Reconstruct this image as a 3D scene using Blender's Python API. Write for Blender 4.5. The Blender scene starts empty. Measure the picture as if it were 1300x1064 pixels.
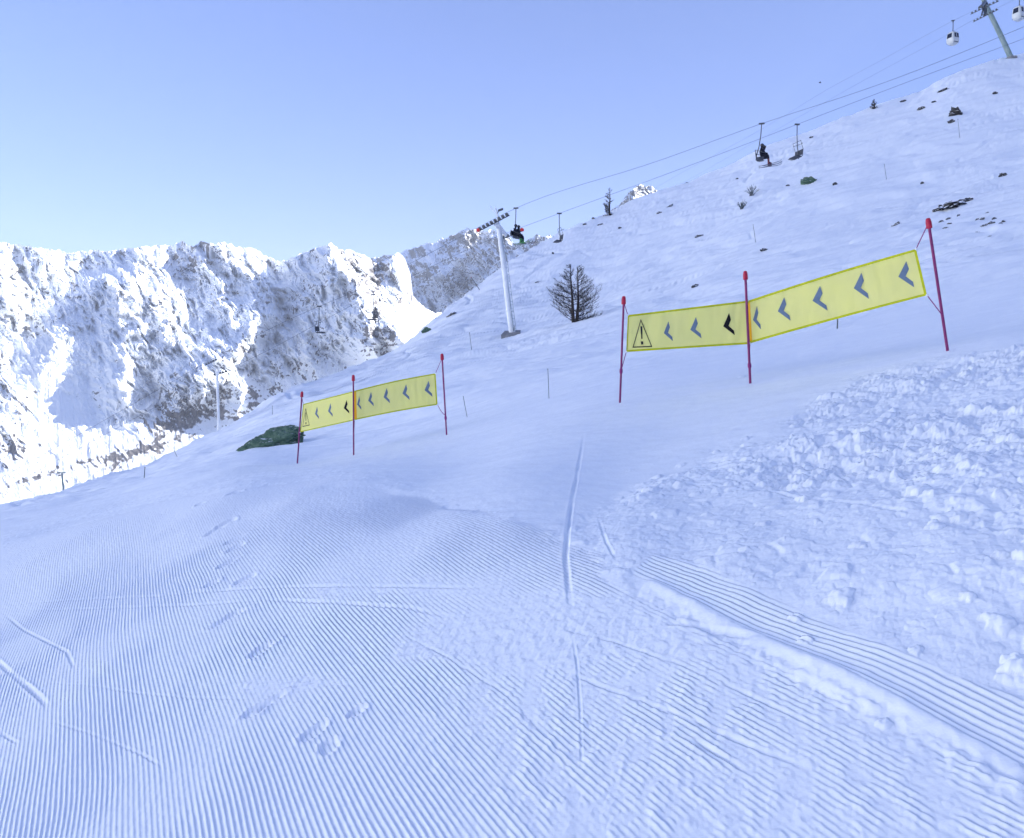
import bpy, math, random
import numpy as np
from mathutils import Vector, Matrix

random.seed(7)
RNG = np.random.default_rng(11)
SC = bpy.context.scene
COL = SC.collection
R = math.radians

# ------------------------------------------------------------------ camera model (photo pixels, 1300 wide)
F = 1000.0
PU, PV = 650.0, 487.0
PITCH = R(-2.1)
EYE = 2.0
CP, SP = math.cos(PITCH), math.sin(PITCH)


def ray(u, v):
    """pixel -> (x/y, (z-eye)/y)"""
    dx = (np.asarray(u, float) - PU)
    dv = (PV - np.asarray(v, float))
    dy = F * CP - dv * SP
    dz = F * SP + dv * CP
    return dx / dy, dz / dy


def P(u, v, Y):
    a, e = ray(u, v)
    return Vector((float(a) * Y, Y, EYE + float(e) * Y))


def proj(x, y, z):
    zz = z - EYE
    fwd = y * CP + zz * SP
    up = -y * SP + zz * CP
    return PU + F * x / fwd, PV - F * up / fwd


# ------------------------------------------------------------------ noise
_perm = RNG.permutation(256).astype(np.int64)
_perm = np.concatenate([_perm, _perm, _perm])
_ang = RNG.uniform(0, 2 * math.pi, 256)
_gx, _gy = np.cos(_ang), np.sin(_ang)


def perlin(x, y, seed=0):
    x = np.asarray(x, float) + seed * 17.31
    y = np.asarray(y, float) - seed * 9.73
    xi = np.floor(x).astype(np.int64)
    yi = np.floor(y).astype(np.int64)
    xf, yf = x - xi, y - yi
    xi &= 255
    yi &= 255
    u = xf * xf * xf * (xf * (xf * 6 - 15) + 10)
    w = yf * yf * yf * (yf * (yf * 6 - 15) + 10)

    def g(i, j, a, b):
        h = _perm[_perm[i] + j]
        return _gx[h] * a + _gy[h] * b
    n00 = g(xi, yi, xf, yf)
    n10 = g(xi + 1, yi, xf - 1, yf)
    n01 = g(xi, yi + 1, xf, yf - 1)
    n11 = g(xi + 1, yi + 1, xf - 1, yf - 1)
    a = n00 + u * (n10 - n00)
    b = n01 + u * (n11 - n01)
    return (a + w * (b - a)) * 1.5


def fbm(x, y, octv=4, seed=0, gain=.5, lac=2.03):
    s, a = 0, 1.0
    for k in range(octv):
        s = s + a * perlin(x, y, seed + k)
        x, y, a = x * lac, y * lac, a * gain
    return s


def billow(x, y, octv=4, seed=0, gain=.5):
    s, a = 0, 1.0
    for k in range(octv):
        s = s + a * np.abs(perlin(x, y, seed + k))
        x, y, a = x * 2.07, y * 2.07, a * gain
    return s


def ridged(x, y, octv=4, seed=0, gain=.5):
    s, a = 0, 1.0
    for k in range(octv):
        s = s + a * (1 - np.abs(perlin(x, y, seed + k)) * 1.6)
        x, y, a = x * 2.1, y * 2.1, a * gain
    return s


_jx = RNG.uniform(.1, .9, 256)
_jy = RNG.uniform(.1, .9, 256)
_jh = RNG.uniform(0, 1, 256)


def cells(x, y, seed=0):
    """broken blocks: (random height of the nearest cell, distance to the cell border)"""
    x = np.asarray(x, float) + seed * 31.7
    y = np.asarray(y, float) - seed * 13.3
    xi, yi = np.floor(x).astype(np.int64), np.floor(y).astype(np.int64)
    f1 = np.full(x.shape, 9.0)
    f2 = np.full(x.shape, 9.0)
    hh = np.zeros(x.shape)
    for i in (-1, 0, 1):
        for j in (-1, 0, 1):
            k = _perm[_perm[(xi + i) & 255] + ((yi + j) & 255)]
            d = np.sqrt((xi + i + _jx[k] - x) ** 2 + (yi + j + _jy[k] - y) ** 2)
            m = d < f1
            f2 = np.where(m, f1, np.minimum(f2, d))
            hh = np.where(m, _jh[k], hh)
            f1 = np.where(m, d, f1)
    return hh, f2 - f1


def sstep(a, b, x):
    t = np.clip((x - a) / (b - a), 0, 1)
    return t * t * (3 - 2 * t)


def poly_sd(px, py, poly):
    """signed distance (positive inside) to a closed polygon"""
    d = np.full(px.shape, 1e12)
    inside = np.zeros(px.shape, bool)
    n = len(poly)
    for i in range(n):
        ax, ay = poly[i]
        bx, by = poly[(i + 1) % n]
        ex, ey = bx - ax, by - ay
        t = np.clip(((px - ax) * ex + (py - ay) * ey) / (ex * ex + ey * ey + 1e-12), 0, 1)
        d = np.minimum(d, (px - ax - t * ex) ** 2 + (py - ay - t * ey) ** 2)
        if ay != by:
            c = ((ay > py) != (by > py)) & (px < (bx - ax) * (py - ay) / (by - ay) + ax)
            inside ^= c
    d = np.sqrt(d)
    return np.where(inside, d, -d)


def line_d(px, py, pts):
    """signed distance to an open polyline (sign = side) and arc fraction"""
    best = np.full(px.shape, 1e12)
    sgn = np.ones(px.shape)
    frac = np.zeros(px.shape)
    n = len(pts) - 1
    for i in range(n):
        ax, ay = pts[i]
        bx, by = pts[i + 1]
        ex, ey = bx - ax, by - ay
        t = np.clip(((px - ax) * ex + (py - ay) * ey) / (ex * ex + ey * ey + 1e-12), 0, 1)
        d = (px - ax - t * ex) ** 2 + (py - ay - t * ey) ** 2
        s = np.sign(ex * (py - ay) - ey * (px - ax))
        m = d < best
        best = np.where(m, d, best)
        sgn = np.where(m, s, sgn)
        frac = np.where(m, (i + t) / n, frac)
    return np.sqrt(best), sgn, frac


# ------------------------------------------------------------------ the slope: a height field h(x, y)
YS_U = [-1500, -600, 0, 200, 300, 378, 520, 650, 787, 952, 1203, 1300, 1800, 3000]
YS_Y = [28, 30, 36, 48, 56, 64, 80, 108, 122, 130, 135, 136, 150, 190]
YS_A = [float(ray(u, 400)[0]) for u in YS_U]
SKY_PTS = [(-1500, 900), (-600, 760), (-250, 690), (0, 640), (50, 627), (100, 613), (150, 601), (180, 593), (230, 570), (270, 551),
           (300, 535), (325, 520), (350, 504), (390, 487), (430, 471), (470, 457), (500, 446), (520, 431), (545, 409),
           (575, 383), (600, 366), (620, 352), (650, 331), (675, 316), (700, 302), (720, 290), (745, 279), (770, 271), (800, 256),
           (830, 244), (870, 231), (920, 212), (960, 191), (1000, 176), (1040, 161), (1080, 146), (1105, 137),
           (1130, 128), (1165, 118), (1185, 105), (1210, 94), (1240, 83), (1270, 75), (1300, 69), (1500, 5), (1900, -120), (3000, -400)]
_sk = [ray(u, v) for u, v in SKY_PTS]
SK_A = np.array([float(a) for a, e in _sk])
SK_E = np.array([float(e) for a, e in _sk])


def _smooth(xs, ys, sig):
    g = np.linspace(-2.8, 3.2, 3001)
    f = np.interp(g, xs, ys)
    n = int(4 * sig / (g[1] - g[0]))
    k = np.exp(-.5 * (np.arange(-n, n + 1) * (g[1] - g[0]) / sig) ** 2)
    k /= k.sum()
    return g, np.convolve(np.pad(f, n, mode='edge'), k, mode='valid')


_YG, _YF = _smooth(YS_A, YS_Y, .09)
_EG, _EF = _smooth(SK_A, SK_E, .007)


def ysky(ta):
    return np.interp(ta, _YG, _YF)


def esky(ta):
    return np.interp(ta, _EG, _EF)


PA, PB = .33, .178     # the groomed piste: a plane rising forward and to the right
CTRL = {  # photo column: (depth up to which the ground is the piste plane, then (depth, photo row) ...)
    -600: (8, [(14, 850), (20, 800)]),
    0: (9, [(12, 683), (18, 665), (26, 651)]),
    100: (9, [(12, 664), (18, 645), (26, 628)]),
    200: (8.5, [(11, 641), (16, 625), (24, 610), (34, 597)]),
    300: (8.4, [(11, 609), (16, 592), (24, 573), (36, 554)]),
    378: (7.0, [(9.5, 607), (13, 597), (17.8, 588), (28, 556), (42, 522)]),
    449: (6.0, [(8, 608), (10.5, 592), (16, 577), (28, 539), (45, 500)]),
    567: (5.2, [(6.4, 634), (8, 604), (10.5, 579), (15.5, 552), (28, 505), (48, 462)]),
    650: (5.0, [(7.5, 590), (11, 552), (18, 513), (35, 462), (62, 426)]),
    787: (4.2, [(6, 622), (8.5, 556), (11.8, 511), (18, 477), (35, 432), (62, 385)]),
    952: (3.6, [(4.6, 648), (6.5, 567), (11.2, 487), (18, 447), (35, 392), (64, 318)]),
    1203: (3.3, [(4.2, 612), (6, 530), (9.5, 446), (15, 407), (30, 340), (64, 250)]),
    1300: (3.1, [(4.2, 587), (6, 502), (9.3, 424), (15, 386), (30, 315), (64, 222)]),
    1900: (3.0, [(6, 400), (15, 300), (30, 215), (64, 90)]),
    3000: (2.5, [(11, 200), (30, 60), (64, -120)]),
}
Y0 = 1.5


def s_of(ta, Y):
    return np.log(Y / Y0) / np.log(ysky(ta) / Y0)


def _build_rbf():
    X, Q = [], []
    for u, (ye, lst) in CTRL.items():
        a = float(ray(u, 650)[0])
        for Y in [y_ for y_ in (1.3, 1.8, 2.5, 3.4, 4.5, 5.8, 7.2) if y_ < ye] + [ye]:
            X.append((a, float(s_of(a, Y))))
            Q.append(PA * a + PB)
        for Y, v in lst:
            a, e = ray(u, v)
            X.append((float(a), float(s_of(float(a), Y))))
            Q.append(float(e) + EYE / Y)
    for a, e in zip(SK_A, SK_E):
        X.append((a, 1.0))
        Q.append(e + EYE / float(ysky(a)))
    X = np.array(X)
    Q = np.array(Q)
    n = len(X)
    S = X * np.array([1.0, 2.2])
    d2 = ((S[:, None] - S[None]) ** 2).sum(-1)
    K = .5 * d2 * np.log(d2 + 1e-12)
    K += np.eye(n) * 7e-4
    A = np.zeros((n + 3, n + 3))
    A[:n, :n] = K
    A[:n, n] = 1
    A[:n, n + 1:] = S
    A[n, :n] = 1
    A[n + 1:, :n] = S.T
    w = np.linalg.solve(A, np.concatenate([Q, [0, 0, 0]]))
    return S, w


_RS, _RW = _build_rbf()


def rbf(ta, s):
    ta = np.asarray(ta, float)
    s = np.asarray(s, float)
    shp = np.broadcast(ta, s).shape
    a = np.broadcast_to(ta, shp).ravel()
    b = np.broadcast_to(s, shp).ravel() * 2.2
    out = np.empty(a.size)
    n = len(_RS)
    for k in range(0, a.size, 60000):
        A_, B_ = a[k:k + 60000, None], b[k:k + 60000, None]
        d2 = (A_ - _RS[:, 0]) ** 2 + (B_ - _RS[:, 1]) ** 2
        out[k:k + 60000] = (.5 * d2 * np.log(d2 + 1e-12)) @ _RW[:n] + _RW[n] + A_[:, 0] * _RW[n + 1] + B_[:, 0] * _RW[n + 2]
    return out.reshape(shp)


# coarse table of the smooth part, then bicubic-free dense bilinear lookup
_TA = np.linspace(-2.6, 3.0, 700)
_TS = np.linspace(-.10, 1.0, 340)
_TAB = rbf(_TA[:, None], _TS[None, :])
_TAB = _TAB + (np.clip(_TS, 0, 1) ** 5)[None, :] * ((esky(_TA) + EYE / ysky(_TA)) - _TAB[:, -1])[:, None]


def q_of(ta, s):
    fa = np.clip((ta - _TA[0]) / (_TA[1] - _TA[0]), 0, len(_TA) - 1.001)
    fs = np.clip((s - _TS[0]) / (_TS[1] - _TS[0]), 0, len(_TS) - 1.001)
    ia, is_ = fa.astype(int), fs.astype(int)
    ra, rs = fa - ia, fs - is_
    return ((_TAB[ia, is_] * (1 - ra) + _TAB[ia + 1, is_] * ra) * (1 - rs)
            + (_TAB[ia, is_ + 1] * (1 - ra) + _TAB[ia + 1, is_ + 1] * ra) * rs)


def h_base(x, y):
    x = np.asarray(x, float)
    y = np.maximum(np.asarray(y, float), .3)
    ta = x / y
    ys = ysky(ta)
    yc = np.minimum(y, ys)
    s = np.log(yc / Y0) / np.log(ys / Y0)
    z = yc * q_of(ta, s)
    over = np.maximum(y - ys, 0)
    es = esky(ta)
    z = z + over * (es - .10) - over ** 2 / 170.0
    return z


# ---- pixel -> place on the bare slope
def ground_at(u, v):
    a, e = ray(u, v)
    a, e = float(a), float(e)
    ys = float(ysky(a))
    Y = np.geomspace(1.6, ys, 1500)
    te = (h_base(a * Y, Y) - EYE) / Y
    i = int(np.argmax(te >= e)) if (te >= e).any() else len(Y) - 1
    if i > 0:
        t0, t1 = te[i - 1], te[i]
        k = 0 if t1 == t0 else (e - t0) / (t1 - t0)
        y = Y[i - 1] + (Y[i] - Y[i - 1]) * min(max(k, 0), 1)
    else:
        y = Y[0]
    return a * y, y


def plan(pts):
    return [ground_at(u, v) for u, v in pts]


# ---- snow detail
GROOM = [(-400, 1000), (-400, 800), (-200, 735), (0, 694), (105, 662), (225, 632), (330, 612), (425, 608), (475, 616), (560, 640), (650, 660),
         (735, 690), (768, 706), (762, 735), (800, 752), (1290, 990), (1400, 1050), (1500, 1300), (-400, 1300)]
STRIP = [(800, 728), (830, 702), (905, 722), (1010, 768), (1110, 815), (1210, 862), (1330, 893), (1500, 960), (1500, 1080), (1290, 966), (1050, 850), (925, 785)]
CHURN = [[(560, 772), (690, 738), (800, 752), (905, 812), (955, 852), (860, 850), (760, 838), (640, 852), (500, 852), (470, 835)],
         [(230, 866), (330, 852), (430, 856), (470, 874), (360, 886), (250, 878)],
         [(400, 742), (560, 730), (660, 742), (640, 768), (520, 764), (420, 762)]]
CHUNK = [(790, 640), (880, 590), (990, 545), (1040, 505), (1100, 478), (1180, 462), (1300, 438), (1500, 400), (1500, 690), (1300, 690), (1210, 660), (1090, 632), (960, 618), (860, 628)]
FINE = [(690, 690), (735, 650), (800, 628), (900, 616), (1100, 630), (1300, 665), (1600, 720), (1600, 900), (1330, 890), (1200, 858), (1000, 764), (830, 702), (790, 740)]

LIP = plan([(815, 735), (860, 757), (925, 789), (1000, 826), (1050, 851), (1150, 899), (1290, 968)])
DEEP = plan([(742, 548), (735, 590), (727, 630), (721, 670), (718, 705), (721, 740), (727, 790)])
TRACKS = [(plan(p), w, dp) for p, w, dp in [
    ([(0, 768), (90, 762), (200, 757), (300, 748), (350, 746), (430, 744), (560, 746), (640, 748)], .05, .022),
    ([(0, 775), (120, 773), (250, 768), (330, 762), (420, 765), (520, 772), (610, 792)], .05, .02),
    ([(0, 775), (30, 800), (60, 815), (85, 828), (97, 855)], .035, .03),
    ([(-20, 825), (20, 860), (50, 885), (62, 898)], .05, .05),
    ([(0, 931), (25, 945)], .03, .025),
    ([(50, 866), (110, 870), (180, 881), (240, 886), (330, 888)], .025, .018),
    ([(60, 915), (110, 930), (180, 958), (210, 976)], .025, .02),
    ([(840, 790), (880, 793), (930, 803), (980, 815)], .06, .03),
    ([(700, 845), (760, 870), (860, 908), (960, 950), (1060, 990)], .03, .018),
    ([(868, 935), (905, 955), (960, 985)], .03, .02),
    ([(725, 800), (733, 845), (737, 900), (739, 990)], .02, .014),
    ([(758, 650), (770, 690), (783, 712)], .03, .014),
    ([(815, 617), (960, 621), (1080, 640), (1190, 656)], .06, .02),
    ([(690, 795), (780, 815), (880, 850), (1000, 905), (1130, 975)], .025, .014),
    ([(480, 790), (560, 830), (640, 880), (700, 940), (740, 1010)], .022, .012),
]]
STEPS = [(288, 664, .1, .16), (276, 672, .1, .16), (297, 686, .1, .16), (300, 695, .1, .14), (288, 716, .09, .14), (312, 735, .09, .13),
         (268, 742, .08, .1), (290, 785, .09, .17), (330, 826, .08, .13), (328, 900, .07, .13), (345, 890, .06, .1),
         (400, 930, .07, .1), (418, 948, .08, .08), (450, 905, .06, .07), (255, 640, .1, .1), (300, 625, .12, .15)]
STEPP = [(ground_at(u, v), a * .6, b * .5) for u, v, a, b in STEPS]
_blob = []
for _ in range(560):
    u = random.uniform(770, 1480)
    v = random.uniform(440, 860)
    _blob.append((u, v))
_blob = [(u, v) for u, v in _blob if float(poly_sd(np.array([u]), np.array([v]), CHUNK)[0]) > -8 or
         (float(poly_sd(np.array([u]), np.array([v]), FINE)[0]) > 0 and random.random() < .05)]
BLOBS = [(ground_at(u, v), random.uniform(.015, .075) * random.uniform(.5, 1), random.uniform(.4, 1.0)) for u, v in _blob]
for u, v, r in [(942, 478, .12), (1030, 528, .14), (800, 598, .05), (968, 664, .08), (1035, 662, .06), (1270, 796, .09), (1010, 782, .06), (1023, 812, .06),
                (1122, 920, .05), (898, 655, .07), (1090, 690, .07), (1190, 665, .09), (945, 700, .06), (1048, 505, .16), (1012, 540, .12)]:
    BLOBS.append((ground_at(u, v), r * .5, .6))


def detail(x, y, zb):
    """metre offsets laid on the bare slope: corduroy, ruts, footprints, lumps"""
    x = np.asarray(x, float)
    y = np.asarray(y, float)
    u, v = proj(x, y, zb)
    near = 1 - sstep(20, 34, y)
    D = np.zeros(x.shape)
    wob = 8 * perlin(x * 1.3, y * 1.3, 3)
    groom = sstep(-5, 6, poly_sd(u, v, GROOM) + wob)
    groom = np.where((y < 2.0) & (v > 900), 1.0, groom)
    strip = sstep(-3, 5, poly_sd(u, v, STRIP) + .4 * wob)
    churn = 0
    for c in CHURN:
        churn = np.maximum(churn, sstep(-16, 18, poly_sd(u, v, c) - 6 + 20 * fbm(x * 2.4, y * 2.4, 3, 5)))
    chunk = sstep(-14, 14, poly_sd(u, v, CHUNK) + 16 * perlin(x * 1.6, y * 1.6, 6))
    fine = sstep(-12, 12, poly_sd(u, v, FINE) + wob)
    # corduroy
    lam = .0215
    d1 = np.array([-.51, 1.0]); d1 /= np.linalg.norm(d1)
    bend = .05 * perlin(x * .45, y * .45, 8) + .006 * perlin(x * 2.6, y * 1.6, 9)
    ph1 = (x * d1[1] - y * d1[0] + bend) / lam
    d2 = np.array([-.50, 1.0]); d2 /= np.linalg.norm(d2)
    ph2 = (x * d2[1] - y * d2[0] + .5 * bend) / (lam * 1.3)
    def cord(ph):
        c = .5 + .5 * np.cos(2 * math.pi * ph)
        return c ** 1.3
    cr1 = cord(ph1)
    keep = groom * (1 - strip) * (1 - .88 * churn)
    # worn places: the ridges are broken and lumpy in the lower right
    worn = np.clip(sstep(470, 700, u + 90 * perlin(x * 1.4, y * 1.4, 11)) * sstep(780, 850, v + 40 * perlin(x * 1.7, y * 1.7, 10)), 0, 1)
    brk = sstep(-.35, .25, perlin(x * 9, y * 5, 12) + .6 * perlin(x * 22, y * 17, 13))
    keep1 = keep * (1 - worn * (1 - brk) * .8) * (.45 + .55 * sstep(-.5, .35, fbm(x * 1.3, y * .9, 3, 14)))
    fade = 1 - .5 * sstep(5.5, 9, y)
    amp = .0068 * (1 + .25 * perlin(x * 3, y * 2, 15)) * fade
    D += keep1 * amp * cr1 + keep * .0016 * fbm(x * 30, y * 22, 2, 16)
    D += strip * .0085 * cord(ph2) * (.75 + .25 * sstep(-.4, .2, perlin(x * 4, y * 4, 17))) - strip * .004
    # churned strips and the fine rubble beside the piste
    D += churn * groom * (.003 + .0042 * fbm(x * 20, y * 18, 3, 18))
    D += worn * groom * .0048 * np.maximum(0, fbm(x * 15, y * 13, 3, 19))
    D += fine * (1 - strip) * (.0042 * fbm(x * 13, y * 13, 4, 20, .6) + .016 * fbm(x * 1.9, y * 1.9, 2, 21))
    rough_edge = sstep(-26, 0, poly_sd(u, v, GROOM)) * (1 - groom) * near * (1 - strip)
    D += rough_edge * .012 * np.maximum(0, fbm(x * 7, y * 7, 3, 22))
    # chunky bank
    b = billow(x * 2.3, y * 2.3, 5, 24, .55)
    calm = sstep(-.25, .35, fbm(x * .8, y * .8, 2, 23) + .15)
    D += chunk * ((.022 + .03 * calm) * (b - .55) + .05 * fbm(x * .8, y * .8, 2, 25) + .008 * fbm(x * 13, y * 13, 3, 26))
    mk = chunk > .02
    if mk.any():
        xc, yc = x[mk] + .06 * perlin(x[mk] * 5, y[mk] * 5, 61), y[mk] + .06 * perlin(x[mk] * 5, y[mk] * 5, 62)
        h1, e1 = cells(xc * 3.6, yc * 3.6, 1)
        h2, e2 = cells(xc * 8.5, yc * 8.5, 2)
        h3, e3 = cells(xc * 19, yc * 19, 3)
        D[mk] += (chunk * (.25 + .75 * calm))[mk] * (.032 * np.maximum(h1 - .35, 0) * sstep(0, .22, e1) + .016 * np.maximum(h2 - .3, 0) * sstep(0, .25, e2) + .008 * h3 * sstep(0, .3, e3))
    mf = (fine * (1 - strip) > .05) & (y < 12)
    if mf.any():
        h2, e2 = cells(x[mf] * 7, y[mf] * 7, 4)
        h3, e3 = cells(x[mf] * 21, y[mf] * 21, 5)
        D[mf] += fine[mf] * (.013 * np.maximum(h2 - .72, 0) / .28 * sstep(0, .3, e2) + .0055 * np.maximum(h3 - .45, 0) * sstep(0, .3, e3))
    # smooth bank: gentle wind waves
    D += near * (1 - groom) * (1 - chunk) * (.025 * fbm(x * .5, y * .9, 3, 27) + .0035 * fbm(x * 6, y * 6, 3, 28))
    # far slope: tracked, wind packed snow
    far = sstep(14, 34, y)
    wx, wy = x + 2.0 * perlin(x * .1, y * .1, 30), y + 2.0 * perlin(x * .1, y * .1, 31)
    D += far * (.30 * fbm(wx * .11, wy * .11, 3, 32) + .16 * fbm(wx * .16 + wy * .05, wy * .55, 3, 33)
                + .10 * (ridged(wx * .2 - wy * .05, wy * .42, 2, 34) - 1.0) * sstep(30, 60, y) + .045 * fbm(x * .9, y * 1.5, 3, 35))
    tx = x + 5 * perlin(x * .045, y * .045, 51) + 1.2 * perlin(x * .2, y * .2, 52)
    ty = y + 5 * perlin(x * .045 + 9, y * .045, 53)
    t1 = np.abs(perlin(tx * .09 + ty * .03, ty * .14, 54))
    t2 = np.abs(perlin(tx * .13 - ty * .02 + 40, ty * .22, 55))
    patchy = sstep(-.1, .4, fbm(x * .05, y * .05, 2, 56))
    D += far * patchy * (-.11 * np.exp(-(t1 / .035) ** 2) + .05 * np.exp(-((t1 - .08) / .04) ** 2) - .09 * np.exp(-(t2 / .04) ** 2))
    D += far * sstep(25, 45, y) * (.055 * ridged(x * .5 + .3 * y + 2.5 * perlin(x * .2, y * .2, 57), y * 1.1, 3, 58, .55) * sstep(-.2, .5, fbm(x * .06 + 7, y * .06, 2, 59)))
    mid = sstep(15, 22, y) * (1 - sstep(30, 50, y))
    D += mid * (.05 * fbm(x * .35, y * 1.6, 3, 36) + .02 * fbm(x * 1.2, y * 2.4, 2, 37))
    # lip along the strip
    sel = (y < 9) & (x > -1)
    if sel.any():
        d, sg, fr = line_d(x[sel], y[sel], LIP)
        dd = d * sg
        top = .016 * (1 + .35 * perlin(x[sel] * 3, y[sel] * 3, 40))
        prof = np.exp(-((dd + .006) / .036) ** 2) * top + .007 * fbm(x[sel] * 18, y[sel] * 18, 2, 41) * np.exp(-((dd + .08) / .07) ** 2)
        D[sel] += prof * (sstep(0, .06, fr)) 
    def groove(pts, w, dp, s=D, rim=.3):
        xs = [p[0] for p in pts]
        ys_ = [p[1] for p in pts]
        m = (x > min(xs) - .5) & (x < max(xs) + .5) & (y > min(ys_) - .5) & (y < max(ys_) + .5)
        if not m.any():
            return
        d, sg, fr = line_d(x[m], y[m], pts)
        ends = sstep(0, .25, fr) * (1 - sstep(.75, 1, fr)) * np.clip(.75 + .7 * perlin(x[m] * 2.3, y[m] * 2.3, 46), .15, 1.2)
        jit = 1 + .35 * perlin(x[m] * 6, y[m] * 6, 42)
        s[m] += ends * jit * (-dp * np.exp(-(d / w) ** 4) + rim * dp * np.exp(-((d - 1.6 * w) / (.55 * w)) ** 2))
    groove(DEEP, .014, .019, D, .12)
    for pts, w, dp in TRACKS:
        groove(pts, w * .28, dp * .36)
    for (sx, sy), a, bb in STEPP:
        m = (np.abs(x - sx) < .6) & (np.abs(y - sy) < .8)
        if not m.any():
            continue
        lx, ly = x[m] - sx, y[m] - sy
        rx, ry = lx * .8 + ly * .6, -lx * .6 + ly * .8
        r = np.sqrt((ry / a) ** 2 + (rx / (bb * 1.2)) ** 2) * (1 + .4 * perlin(x[m] * 9, y[m] * 9, 43))
        D[m] += -.012 * (1 - sstep(.6, 1.05, r)) + .005 * np.exp(-((r - 1.25) / .22) ** 2) * (1 + perlin(x[m] * 20, y[m] * 20, 44))
    return D


def add_blobs(x, y, D):
    for (bx, by), r, k in BLOBS:
        m = (np.abs(x - bx) < 2.2 * r) & (np.abs(y - by) < 2.2 * r)
        if not m.any():
            continue
        lx, ly = x[m] - bx, y[m] - by
        rr = np.sqrt(lx * lx + ly * ly) / r * (1 + .5 * perlin(lx * .9 / r + bx * 7, ly * 1.1 / r, 45))
        D[m] += k * r * .62 * (1 + .25 * perlin(lx * 1.6 / r + bx * 3, ly * 2.3 / r, 47)) * np.sqrt(np.clip(1 - rr ** 2, 0, 1)) ** .8


def hz(x, y):
    X = np.array([float(x)])
    Yv = np.array([float(y)])
    zb = h_base(X, Yv)
    return float((zb + detail(X, Yv, zb))[0])


def G(u, v):
    """the point of the finished snow surface the photo shows at that pixel"""
    x, y = ground_at(u, v)
    return Vector((x, y, hz(x, y)))


# ------------------------------------------------------------------ materials
def mat(name, base, rough=.6, spec=.3, metal=0.0, noise=None, bump=None, trans=None, translucent=None):
    m = bpy.data.materials.new(name)
    m.use_nodes = True
    nt = m.node_tree
    b = nt.nodes['Principled BSDF']
    b.inputs['Roughness'].default_value = rough
    b.inputs['Metallic'].default_value = metal
    b.inputs['Specular IOR Level'].default_value = spec
    b.inputs['Base Color'].default_value = (*base, 1)
    tc = nt.nodes.new('ShaderNodeTexCoord')
    if noise:
        sc_, c2, lo, hi = noise
        n = nt.nodes.new('ShaderNodeTexNoise')
        n.inputs['Scale'].default_value = sc_
        n.inputs['Detail'].default_value = 5
        nt.links.new(tc.outputs['Object'], n.inputs['Vector'])
        r = nt.nodes.new('ShaderNodeValToRGB')
        r.color_ramp.elements[0].position = lo
        r.color_ramp.elements[1].position = hi
        r.color_ramp.elements[0].color = (*base, 1)
        r.color_ramp.elements[1].color = (*c2, 1)
        nt.links.new(n.outputs['Fac'], r.inputs['Fac'])
        nt.links.new(r.outputs['Color'], b.inputs['Base Color'])
    if bump:
        n2 = nt.nodes.new('ShaderNodeTexNoise')
        n2.inputs['Scale'].default_value = bump[0]
        n2.inputs['Detail'].default_value = 4
        nt.links.new(tc.outputs['Object'], n2.inputs['Vector'])
        bp = nt.nodes.new('ShaderNodeBump')
        bp.inputs['Strength'].default_value = bump[1]
        bp.inputs['Distance'].default_value = bump[2]
        nt.links.new(n2.outputs['Fac'], bp.inputs['Height'])
        nt.links.new(bp.outputs['Normal'], b.inputs['Normal'])
    out = nt.nodes['Material Output']
    last = b.outputs['BSDF']
    if translucent:
        t = nt.nodes.new('ShaderNodeBsdfTranslucent')
        t.inputs['Color'].default_value = (*translucent[1], 1)
        mx = nt.nodes.new('ShaderNodeMixShader')
        mx.inputs[0].default_value = translucent[0]
        nt.links.new(last, mx.inputs[1])
        nt.links.new(t.outputs[0], mx.inputs[2])
        last = mx.outputs[0]
    if trans:
        t = nt.nodes.new('ShaderNodeBsdfTransparent')
        mx = nt.nodes.new('ShaderNodeMixShader')
        mx.inputs[0].default_value = trans
        nt.links.new(last, mx.inputs[1])
        nt.links.new(t.outputs[0], mx.inputs[2])
        last = mx.outputs[0]
    nt.links.new(last, out.inputs['Surface'])
    return m


def snow_on_top(m, lo, hi):
    nt = m.node_tree
    b = nt.nodes['Principled BSDF']
    src = b.inputs['Base Color'].links[0].from_socket
    g = nt.nodes.new('ShaderNodeNewGeometry')
    sx = nt.nodes.new('ShaderNodeSeparateXYZ')
    nt.links.new(g.outputs['Normal'], sx.inputs[0])
    tc = nt.nodes.new('ShaderNodeTexCoord')
    n = nt.nodes.new('ShaderNodeTexNoise')
    n.inputs['Scale'].default_value = 6
    n.inputs['Detail'].default_value = 5
    nt.links.new(tc.outputs['Object'], n.inputs['Vector'])
    a = nt.nodes.new('ShaderNodeMath')
    a.operation = 'MULTIPLY_ADD'
    nt.links.new(n.outputs['Fac'], a.inputs[0])
    a.inputs[1].default_value = .9
    nt.links.new(sx.outputs['Z'], a.inputs[2])
    mr = nt.nodes.new('ShaderNodeMapRange')
    mr.inputs['From Min'].default_value = lo
    mr.inputs['From Max'].default_value = hi
    nt.links.new(a.outputs[0], mr.inputs['Value'])
    mx = nt.nodes.new('ShaderNodeMix')
    mx.data_type = 'RGBA'
    nt.links.new(mr.outputs[0], mx.inputs['Factor'])
    nt.links.new(src, mx.inputs['A'])
    mx.inputs['B'].default_value = (.9, .92, .94, 1)
    nt.links.new(mx.outputs['Result'], b.inputs['Base Color'])


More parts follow.
